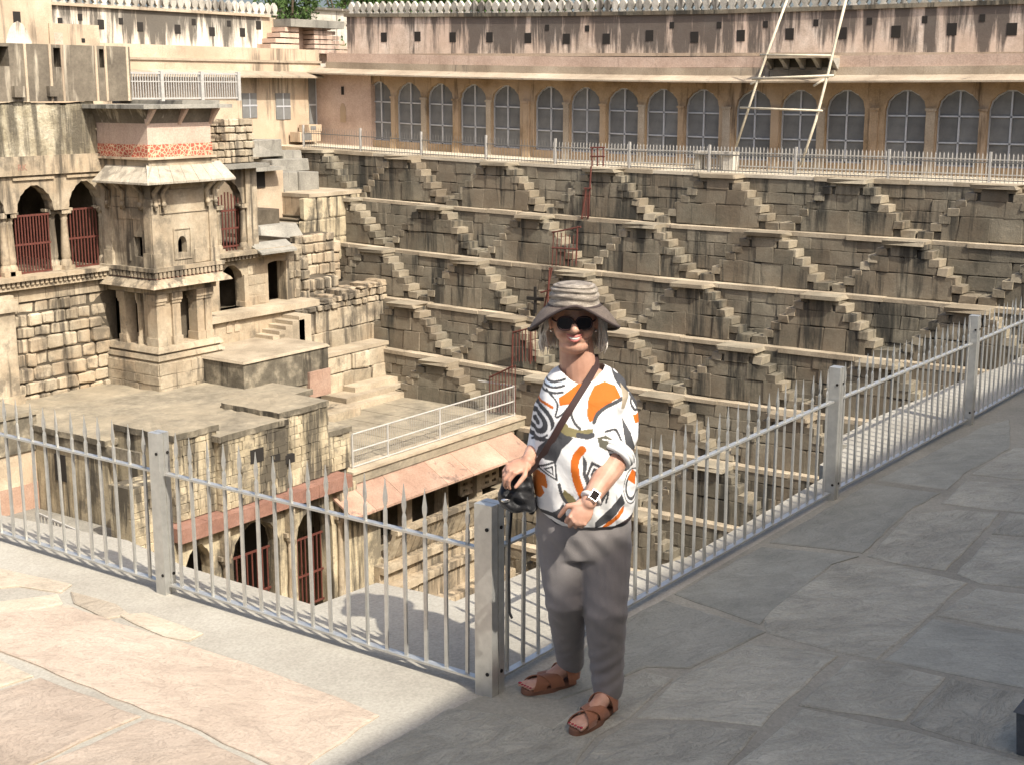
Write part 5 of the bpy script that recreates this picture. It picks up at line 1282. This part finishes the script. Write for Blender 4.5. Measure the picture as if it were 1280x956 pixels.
# sunglasses
sg = Blob(); ln = Blob()
for s_ in (-1, 1):
    V = []; n = 24; c0 = np.array([hx+s_*.0335, hy-.099, hz_+.011*SQ])
    for rr_, dy in ((1., 0.), (1., .004)):
        for j in range(n):
            a = 2*math.pi*j/n; ca, sa = math.cos(a), math.sin(a)
            x = .030*math.copysign(abs(ca)**.8, ca); z = .026*math.copysign(abs(sa)**.85, sa)*(1.0 if sa < 0 else .9)
            V.append(c0+[x*rr_, dy+.010*((x*s_+.03)/.06)**2, z*rr_])
    ln.add(V, [tuple(range(n)), tuple(range(2*n-1, n-1, -1))]+[(j, n+j, n+(j+1) % n, (j+1) % n) for j in range(n)])
    sg.tube([V[j]+np.array([0,-.001,0]) for j in list(range(n))+[0]], .0032, 6)
    sg.tube([(hx+s_*.064, hy-.088, hz_+.016*SQ), (hx+s_*.078, hy-.05, hz_+.016*SQ), (hx+s_*.080, hy+.02, hz_+.012*SQ)], .0035, 6)
sg.tube([(hx-.007, hy-.103, hz_+.016*SQ), (hx+.007, hy-.103, hz_+.016*SQ)], .003, 6)
g_ = lmb('sunglasses', sg, MT['frameb'], wom, True); lmb('lens', ln, MT['glassd'], g_, 40)
for s_ in (-1, 1):
    lmb('earring', Blob().ell((hx+s_*.082, hy+.005, hz_-.042*SQ), (.006,.006,.006), n=8, k=6), MT['silver'], wom, True)
# hair: tapered locks at the sides and back of the head
rr = np.random.RandomState(5); m = Blob()
for k in range(520):
    a = rr.uniform(-.02*math.pi, 1.02*math.pi)            # 0 = her image-right side, pi/2 = back
    r0 = np.array([math.cos(a)*.080, math.sin(a)*.10]); z0 = hz_+.045*SQ+rr.uniform(-.03,.02)
    L = rr.uniform(.11,.145); fl = rr.uniform(.018,.046); ph = rr.uniform(0, 6)
    pts = []
    for q in np.linspace(0, 1, 7):
        o = 1+fl/.08*math.sin(q*2.2)+rr.uniform(-.01,.01); pts.append((hx+r0[0]*o+.004*math.sin(ph+q*5), hy+.015+r0[1]*o+.004*math.cos(ph+q*5), z0-L*q))
    m.tube(pts, [.0055,.006,.006,.0055,.0045,.003,.001], 5)
m.ell((hx, hy+.03, hz_+.02*SQ), (.083,.085,.075)); lmb('hair', m, MT['hair'], wom, True)
# hat: ruched crown and drooping brim turned up at the front
def hat_surface(off):
    prof = []; n = 64; V = []
    zc = hz_+.072*SQ
    for i in range(26):
        t = i/25; prof.append(('c', t))
    for i in range(1, 15): prof.append(('b', i/14))
    for kind, t in prof:
        for j in range(n):
            a = 2*math.pi*j/n; ca, sa = math.cos(a), math.sin(a); front = max(0, -sa); back = max(0, sa)
            if kind == 'c':
                z = .082*(1-t**2.6); r = .088*(1-(1-t)**2.3)**.55+.004*t
                fold = .0045*math.sin(t*34+1.2*math.sin(a*2)+.6*math.sin(a*3)) * min(1, t*3); r = max(.001, r+fold-off); zz = z-off
                x, y = r*ca, r*sa*1.14
            else:
                r = .092+(.076-.012*front)*t; droop = -.004*t-.082*t**1.7*(abs(ca)**1.5)-.085*t**1.5*back+.022*t*front+.005*math.sin(3*a+1)*t
                x, y = r*ca, r*sa*1.10; zz = droop-off
            V.append((hx+.002+x, hy+.012+y, zc+zz-.10*y*0+.02*(-y)*0))
    m = len(prof); F = [(i*n+j, i*n+(j+1) % n, (i+1)*n+(j+1) % n, (i+1)*n+j) for i in range(m-1) for j in range(n)]
    return V, F, n, m
V1, F1, n, mm_ = hat_surface(0.); V2, F2, _, _ = hat_surface(.004)
N = len(V1); FF = [f for f in F1]+[tuple(q+N for q in f[::-1]) for f in F2]+[((mm_-1)*n+j, (mm_-1)*n+(j+1) % n, N+(mm_-1)*n+(j+1) % n, N+(mm_-1)*n+j)[::-1] for j in range(n)]
isb = lambda f: max(i % N for i in f)//n > 25
ht = lbuild('hat', V1+V2, [f for f in FF if not isb(f)], MT['hat'], wom)
lbuild('brim', V1+V2, [f for f in FF if isb(f)], MT['brim'], ht)
edge_ = [V1[(mm_-1)*n+j] for j in range(n)]+[V1[(mm_-1)*n]]
lmb('brim_edge', Blob().tube(edge_, .0055, 8, False), MT['hatband'], ht, True)
bnd = Blob().tube([V1[25*n+j] for j in range(n)]+[V1[25*n]], .006, 8, False); lmb('hat_band', bnd, MT['hatband'], ht, True)
# ---- trousers
T = Blob()
cufR, cufL = ankR+np.array([.002,.004,.0]), ankL+np.array([.004,.006,.0])
wst = Lp(726, 600, .005)
T.loft([(wst[0], .005, wst[2]-.02, .165, .125, 2.2, 0), (Lp(728,628)[0], 0, Lp(728,628)[2], .178, .135, 2.3, 0), (Lp(730,660)[0], 0, Lp(730,660)[2], .182, .14, 2.4, 0), (Lp(731,690)[0], 0, Lp(731,690)[2], .17, .12, 2.6, 0)])
for h, k, c, rad in ((hipR, kneeR, cufR, (.102,.096,.080,.072,.063,.058)), (hipL, kneeL, cufL, (.108,.102,.085,.076,.067,.062))):
    pts = [h+[0,0,-.02], h*.6+k*.4, k, k*.65+c*.35+[0,.014,0], k*.3+c*.7+[0,.016,0], c+[0,.006,.01]]
    T.limb(pts, rad, 20)
tV, tF = remeshed(T, .006, 10, .5)
nrmz = tV[:, 2]
wv = np.sin(nrmz*70+tV[:, 0]*45)*np.exp(-((nrmz-.45)/.10)**2)*.003+np.sin(nrmz*95-tV[:, 0]*60)*np.exp(-((nrmz-.20)/.10)**2)*.0028+np.sin(nrmz*60+tV[:, 0]*80)*np.exp(-((nrmz-.72)/.08)**2)*.003
cx_ = np.where(tV[:, 0] < (kneeR[0]+kneeL[0])/2, kneeR[0], kneeL[0]); dirx = np.stack([tV[:, 0]-cx_, tV[:, 1], np.zeros(len(tV))], 1); dirx /= np.linalg.norm(dirx, axis=1)[:, None]+1e-6
tV = tV+dirx*wv[:, None]
cutR, cutL = cufR[2]-.045, cufL[2]-.045
tV[:, 2] = np.maximum(tV[:, 2], np.where(tV[:, 0] < (cufR[0]+cufL[0])/2, cufR[2]-.035, cufL[2]-.030))
lbuild('trousers', tV, tF, MT['trouser'], wom)
# ---- blouse
S = Blob()
def rg(ul, ur, v, b, cy=0., pw=2.3, tl=0.): a, c = Lp(ul, v), Lp(ur, v); return ((a[0]+c[0])/2, cy, (a[2]+c[2])/2, (c[0]-a[0])/2, b, pw, tl)
S.loft([rg(680, 790, 640, .150, .0, 2.5, .10), rg(670, 793, 626, .160, -.005, 2.4, .06), rg(666, 795, 600, .170, -.01, 2.3), rg(666, 794, 570, .172, -.015, 2.3), rg(668, 782, 540, .168, -.015, 2.3), rg(671, 778, 515, .155, -.01, 2.4), rg(675, 786, 492, .140, .005, 2.6), rg(681, 782, 476, .112, .02, 2.7), rg(690, 770, 465, .09, .03, 2.5), rg(702, 756, 458, .07, .035, 2.1)])
# sleeves
S.limb([Lp(762,486,.03), Lp(775,508,.01), Lp(778,538,-.05), Lp(772,560,-.105)], [.060,.066,.066,.060], 20)
S.limb([Lp(700,486,.03), Lp(686,512,.03), Lp(680,545,.03), Lp(672,566,-.03)], [.058,.060,.058,.045], 18)
sV, sF = remeshed(S, .0031, 18, .5)
x, y, z = sV.T
rip = .005*np.sin(x*55+z*28+2*np.sin(z*17))*np.clip((z-.78)/.1, 0, 1)*np.exp(-((z-.95)/.14)**2)+.0045*np.sin(z*75+x*50)*(x > .14)+.004*np.sin(x*90+z*10)*np.exp(-((z-.86)/.05)**2)
sV[:, 1] -= rip
# print of the blouse: flat shapes drawn in the cloth's own front view
loc = sV.copy(); d_cam = float((WB-CAM)@FW)
def to_px(V):
    Wd = WB+np.outer(V[:, 0], RT)+np.outer(V[:, 2], [0,0,1]); q = Wd-CAM; w = q@FW; return CX+FPX*(q@RT)/w, CY-FPX*(q@UPV)/w
pu, pvv = to_px(loc); zx, zy = (pu-620)*4.78, (pvv-470)*4.78
bk = sV[:, 1] > .06; zx = np.where(bk, 1000-zx+60, zx)
WHT, GRY, ORG, OLV, BRN, TAN = (.70,.69,.67), (.06,.06,.063), (.52,.125,.014), (.20,.17,.08), (.05,.035,.035), (.36,.30,.22)
colr = np.tile(np.array(WHT), (len(sV), 1))
def pip(poly):
    ins = np.zeros(len(zx), bool); n = len(poly)
    for i in range(n):
        (x1, y1), (x2, y2) = poly[i], poly[(i+1) % n]
        c = ((y1 > zy) != (y2 > zy)) & (zx < (x2-x1)*(zy-y1)/((y2-y1) if y2 != y1 else 1e-9)+x1); ins ^= c
    return ins
def poly(p, c): colr[pip(p)] = c
def stroke(pts, w, c):
    P_ = [np.array(p, float) for p in pts]
    # Catmull-Rom smoothing
    Q = []
    for i in range(len(P_)-1):
        p0, p1, p2, p3 = P_[max(i-1,0)], P_[i], P_[i+1], P_[min(i+2, len(P_)-1)]
        for t in np.linspace(0, 1, 6): Q.append(.5*((2*p1)+(-p0+p2)*t+(2*p0-5*p1+4*p2-p3)*t*t+(-p0+3*p1-3*p2+p3)*t**3))
    dm = np.full(len(zx), 1e9); ww = np.zeros(len(zx))
    for i in range(len(Q)-1):
        a, b = Q[i], Q[i+1]; d = b-a; L = d@d+1e-9; t = np.clip(((zx-a[0])*d[0]+(zy-a[1])*d[1])/L, 0, 1)
        e = np.hypot(zx-a[0]-t*d[0], zy-a[1]-t*d[1]); dm = np.minimum(dm, e)
    colr[dm < w*.68] = c
def rings(cx_, cy_, rx, ry, bands, rot=0., egg=0.):
    dx, dy = zx-cx_, zy-cy_; c, s_ = math.cos(rot), math.sin(rot); X_, Y_ = dx*c+dy*s_, -dx*s_+dy*c
    r = np.hypot(X_/rx, Y_/ry*(1+egg*X_/rx)); lo = 0
    for hi, col in bands: colr[(r >= lo) & (r < hi)] = col; lo = hi
poly([(345,235),(400,275),(450,300),(385,365),(352,445),(235,435),(250,380),(300,320)], GRY)
poly([(385,190),(425,240),(490,258),(565,248),(560,285),(480,300),(400,285),(355,250)], OLV)
stroke([(455,130),(440,170),(460,220),(490,250)], 12, GRY); stroke([(480,285),(530,292),(560,285)], 22, GRY)
poly([(370,90),(420,60),(510,0),(545,-20),(490,60),(430,120),(372,132)], ORG)
poly([(530,175),(540,90),(578,28),(640,8),(702,30),(735,95),(700,100),(625,138),(585,195),(545,215)], ORG)
stroke([(572,215),(590,175),(640,138),(740,102)], 16, GRY)
poly([(690,-40),(760,10),(840,90),(815,105),(745,60),(700,0)], GRY); poly([(735,20),(790,90),(760,165),(735,160),(745,90)], TAN)
poly([(738,205),(790,290),(830,430),(815,485),(765,400),(748,300)], GRY); stroke([(800,100),(850,200),(845,330),(855,440)], 12, GRY); poly([(808,205),(858,205),(855,255),(820,250)], ORG)
stroke([(815,100),(800,140),(820,180),(850,190)], 10, GRY)
poly([(590,300),(640,290),(700,330),(750,390),(690,385),(640,375),(600,350)], (.10,.095,.07)); stroke([(640,270),(700,270),(735,340)], 10, GRY); stroke([(620,310),(680,330),(720,375)], 5, WHT)
rings(240, 245, 118, 115, [(.16, GRY), (.30, WHT), (.55, GRY), (.70, WHT), (.93, GRY)], .35, .15)
stroke([(225,128),(280,128),(330,145)], 12, ORG); stroke([(340,160),(352,240),(300,310)], 14, WHT); stroke([(300,300),(250,340),(215,360)], 8, GRY)
for a, c in ((1., GRY), (.72, WHT), (.48, GRY), (.26, WHT)):
    cxx, cyy = 318, 497; poly([(cxx+(q-cxx)*a, cyy+(r-cyy)*a) for q, r in ((232,492),(350,436),(360,556))], c)
poly([(200,600),(215,545),(245,515),(290,528),(302,590),(298,608),(268,600),(285,640),(262,678),(225,690),(196,680)], (.55,.16,.03))
poly([(235,750),(330,748),(375,715),(395,680),(410,760),(440,830),(400,850),(260,800)], GRY); poly([(395,600),(450,640),(500,700),(480,720),(420,690),(390,640)], OLV)
poly([(405,770),(440,760),(470,800),(430,845),(400,840)], OLV)
stroke([(368,575),(390,650),(440,710),(505,735)], 14, GRY); stroke([(400,690),(440,740),(500,760)], 9, WHT)
poly([(545,565),(600,585),(655,610),(610,700),(560,660)], GRY); poly([(655,395),(720,400),(760,470),(700,470)], GRY)
stroke([(500,365),(462,420),(462,510),(490,600),(522,668)], 34, ORG); poly([(505,395),(530,440),(522,510),(550,600),(575,650),(540,610),(505,510)], GRY)
for a, c in ((1., GRY), (.70, WHT), (.50, GRY), (.24, WHT)):
    cxx, cyy = 578, 505; poly([(cxx+(q-cxx)*a, cyy+(r-cyy)*a) for q, r in ((520,515),(555,432),(640,470),(635,535),(575,582),(530,565))], c)
poly([(575,800),(650,730),(735,635),(755,700),(650,805),(580,835)], GRY); poly([(600,845),(700,760),(752,710),(745,755),(660,825)], ORG)
rings(800, 610, 55, 105, [(.62, WHT), (.80, GRY), (.92, WHT), (1.0, GRY)]); poly([(770,560),(800,510),(825,540),(820,610),(790,580)], ORG)
stroke([(850,480),(862,600),(840,720)], 10, GRY); stroke([(600,520),(650,600),(640,680)], 8, GRY)
poly([(540,875),(700,825),(860,765),(860,800),(700,865),(540,910)], BRN); poly([(220,775),(330,800),(420,845),(540,868),(540,840),(420,815),(330,775)], WHT)
for k, c in enumerate((GRY, (.45,.52,.62), GRY, WHT, GRY)): stroke([(262-14*k,-60+10*k),(270-10*k,-5+14*k),(330,18+13*k),(410-4*k,-2+16*k)], 9, c)
stroke([(300,60),(360,120),(350,190),(380,180),(430,130)], 8, GRY)
m_, nt, b = newmat('printed_viscose'); g = G(nt); at = g.n('Attribute'); at.attribute_name = 'print'; g.l(at.outputs['Color'], b.inputs['Base Color']); b.inputs['Roughness'].default_value = .75; b.inputs['Specular IOR Level'].default_value = .25
P_ = g.n('TexCoord').outputs['Object']; g.bump(b, g.math('ADD', g.math('MULTIPLY', g.noise(P_, 11, 3, .5, .8), 1.), g.math('MULTIPLY', g.noise(P_, 500, 2, .5), .05)), .4, .02); MT['print'] = m_
# open the neckline
nc = Lp(727, 463, .02)
keep = ~((((sV[:, 0]-nc[0])/.086)**2+((sV[:, 1]-nc[1]-.01)/.115)**2 < 1) & (sV[:, 2] > nc[2]-.055+.35*(sV[:, 1]+.08)))
idx = np.cumsum(keep)-1; sF2 = [tuple(int(idx[i]) for i in f) for f in sF if all(keep[i] for i in f)]
bl = lbuild('blouse', sV[keep], sF2, MT['print'], wom, colors=colr[keep])
# neck binding and rolled cuff
from mathutils.bvhtree import BVHTree
bt_ = BVHTree.FromPolygons([tuple(p) for p in sV], sF)
def on_front(u, v, y0=-.6, off=.004):
    p = Lp(u, v); h = bt_.ray_cast(Vector((p[0], y0, p[2])), Vector((0, 1, 0)))
    return np.array(h[0])+np.array([0, -off, 0]) if h[0] else None
cuf = Blob(); cc = Lp(770, 565, -.118); axd = Lw-Le; axd = axd/np.linalg.norm(axd); e1 = np.cross(axd, [0,0,1]); e1 /= np.linalg.norm(e1); e2 = np.cross(axd, e1)
for k, (o, r) in enumerate(((-.012,.058),(.004,.063),(.018,.060))):
    cuf.tube([cc+axd*o+(e1*math.cos(a)+e2*math.sin(a))*r*(1+.04*math.sin(3*a+k)) for a in np.linspace(0, 2*math.pi, 25)], .011, 8, False)
lmb('cuff', cuf, plain('cuff_cloth', (.62,.61,.59), .8, 0, .25, 20), bl, True)
# watch
wt = Blob(); wc = Lw*.93+Le*.07
wt.tube([wc+(e1*math.cos(a)+e2*math.sin(a))*.0315 for a in np.linspace(0, 2*math.pi, 25)], .010, 8, False); w_ = lmb('wristwatch', wt, MT['white'], wom, True)
fd = np.array([.18,-.90,.40]); fd -= axd*(fd@axd); fd /= np.linalg.norm(fd); sd_ = np.cross(axd, fd)
def slab(c, a, b, n_, ha, hb, hn): return Blob().hexa([c-a*ha-b*hb-n_*hn, c+a*ha-b*hb-n_*hn, c+a*ha+b*hb-n_*hn, c-a*ha+b*hb-n_*hn], [c-a*ha*.85-b*hb*.85+n_*hn, c+a*ha*.85-b*hb*.85+n_*hn, c+a*ha*.85+b*hb*.85+n_*hn, c-a*ha*.85+b*hb*.85+n_*hn])
lmb('watch_case', slab(wc+fd*.036, axd, sd_, fd, .022, .019, .006), MT['silver'], w_, 20); lmb('watch_screen', slab(wc+fd*.0425, axd, sd_, fd, .018, .015, .0015), MT['glassd'], w_, 20)
# ---- sandals
for (toe, heel), (d, s_, L) in ((footR, fR), (footL, fL)):
    so = Blob(); n = 28; V = []
    for zz in (.0, .016, .022):
        for j in range(n):
            a = 2*math.pi*j/n; f = math.cos(a); w = .044*(1.08 if f > 0 else .86)*(1 if zz < .02 else .96); V.append(heel+d*(L*.5+(L*.56)*f*(1 if zz < .02 else .985))+s_*w*math.copysign(abs(math.sin(a))**.75, math.sin(a))+np.array([0,0,zz]))
    so.add(V, [tuple(range(n-1, -1, -1)), tuple(range(2*n, 3*n))]+[(k*n+j, k*n+(j+1) % n, (k+1)*n+(j+1) % n, (k+1)*n+j) for k in range(2) for j in range(n)])
    sn = lmb('sandal', so, MT['sole'], wom, 40)
    def band(f0, f1, h0, h1, wid, side0=1):
        st_ = Blob(); V = []; k = 14
        for i in range(k+1):
            t = i/k; a = math.pi*t; c = heel+d*L*(f0+(f1-f0)*t); hgt = h0+(h1-h0)*t
            o = math.cos(a)*.046*side0; z = .018+hgt*math.sin(a)**.7
            for e in (-1, 1):
                for th_ in (0, .004): V.append(c+d*wid/2*e+s_*o*(1+th_*8)+np.array([0,0,z+th_]))
        F = []
        for i in range(k):
            q = i*4; F += [(q,q+4,q+6,q+2),(q+1,q+3,q+7,q+5),(q,q+1,q+5,q+4),(q+2,q+6,q+7,q+3)]
        st_.add(V, F+[(0,2,3,1),(4*k,4*k+1,4*k+3,4*k+2)]); lmb('strap', st_, MT['leather'], sn, 50)
    band(.80, .42, .034, .062, .062, 1); band(.42, .80, .062, .034, .062, 1); band(.12, .30, .078, .082, .034, 1)
    hb_ = Blob(); V = []
    for i in range(13):
        a = -math.pi*.62+2*math.pi*.62*i/12
        for zz, e in ((.03,.0),(.03,.004),(.085,.0),(.085,.004)): V.append(heel-d*(.036+e)*math.cos(a)+d*.012+s_*(.037+e)*math.sin(a)+np.array([0,0,zz]))
    F = []
    for i in range(12):
        q = i*4; F += [(q,q+2,q+6,q+4),(q+1,q+5,q+7,q+3),(q+2,q+3,q+7,q+6),(q,q+4,q+5,q+1)]
    hb_.add(V, F); lmb('heel_counter', hb_, MT['leather'], sn, 50)
for p, d, r in nails:
    s_ = np.array([-d[1], d[0], 0]); R = np.stack([d, s_, [0,0,1]], 1); lmb('toenail', Blob().ell(p, (r*.8, r*.72, r*.35), R, 8, 6), MT['nail'], wom, True)
# ---- handbag with shoulder strap (held in her hand)
bag = bpy.data.objects.new('handbag', None); COL.objects.link(bag); bag.location = WB; bag.rotation_euler = ROT.to_euler(); WL[bag.name] = WB
props(bag, 'soft black leather shoulder bag held against the corner post by the woman', 'handbag')
K = Blob(); yb_ = -.06
K.loft([(Lp(652,632)[0], yb_, Lp(640,632)[2], .045, .035, 3, 0), (Lp(648,628)[0], yb_, Lp(640,627)[2], .068, .05, 3, 0), (Lp(645,612)[0], yb_, Lp(640,612)[2], .070, .055, 3, 0), (Lp(647,598)[0], yb_, Lp(640,598)[2], .060, .045, 3, 0), (Lp(651,586)[0], yb_, Lp(640,586)[2], .040, .026, 2.5, 0)], 28)
K.limb([Lp(668,628,-.03), Lp(664,640,-.02)], [.02,.012]); K.ell(Lp(630,622,yb_-.01), (.025,.04,.022))
kV, kF = remeshed(K, .006, 4); kx, ky, kz = kV.T
kV[:, 1] += .007*np.sin(kx*90+kz*60)+.005*np.sin(kz*150+kx*30); lbuild('bag_body', kV, kF, MT['blackbag'], bag)
lmb('clasp', Blob().ell(Lp(632,625,yb_-.055), (.018,.008,.009), n=10, k=6), MT['silver'], bag, True)
sp = []
for u, v in ((752,452),(745,458),(736,467),(724,482),(712,498),(700,516),(690,534),(680,552),(671,570),(666,582)):
    q = on_front(u, v); 
    if q is not None: sp.append(q)
tp = np.array([hx+.085, .05, Lp(752,447)[2]]); sp = [tp]+sp+[Lp(660,590,-.09), Lp(652,600,yb_-.02)]
st_ = Blob(); V = []
for i, p in enumerate(sp):
    t = sp[min(i+1, len(sp)-1)]-sp[max(i-1, 0)]; t /= np.linalg.norm(t); w = np.cross(t, [0,-1.,.15]); w /= np.linalg.norm(w); nn_ = np.cross(w, t)
    for e in (-1, 1):
        for o in (0, .004): V.append(p+w*.0125*e-nn_*o*(1 if nn_[1] > 0 else -1)+np.array([0,-.002,0]))
F = []
for i in range(len(sp)-1): q = i*4; F += [(q,q+4,q+6,q+2),(q+1,q+3,q+7,q+5),(q,q+1,q+5,q+4),(q+2,q+6,q+7,q+3)]
st_.add(V, F); lmb('shoulder_strap', st_, MT['strap'], bag, 60)
lmb('hanging_strap', Blob().tube([Lp(640,632,-.02), Lp(637,670,.0), Lp(636,720,.01), Lp(637,765,.01), Lp(640,772,.01)], .006, 6), MT['blackbag'], bag, True)
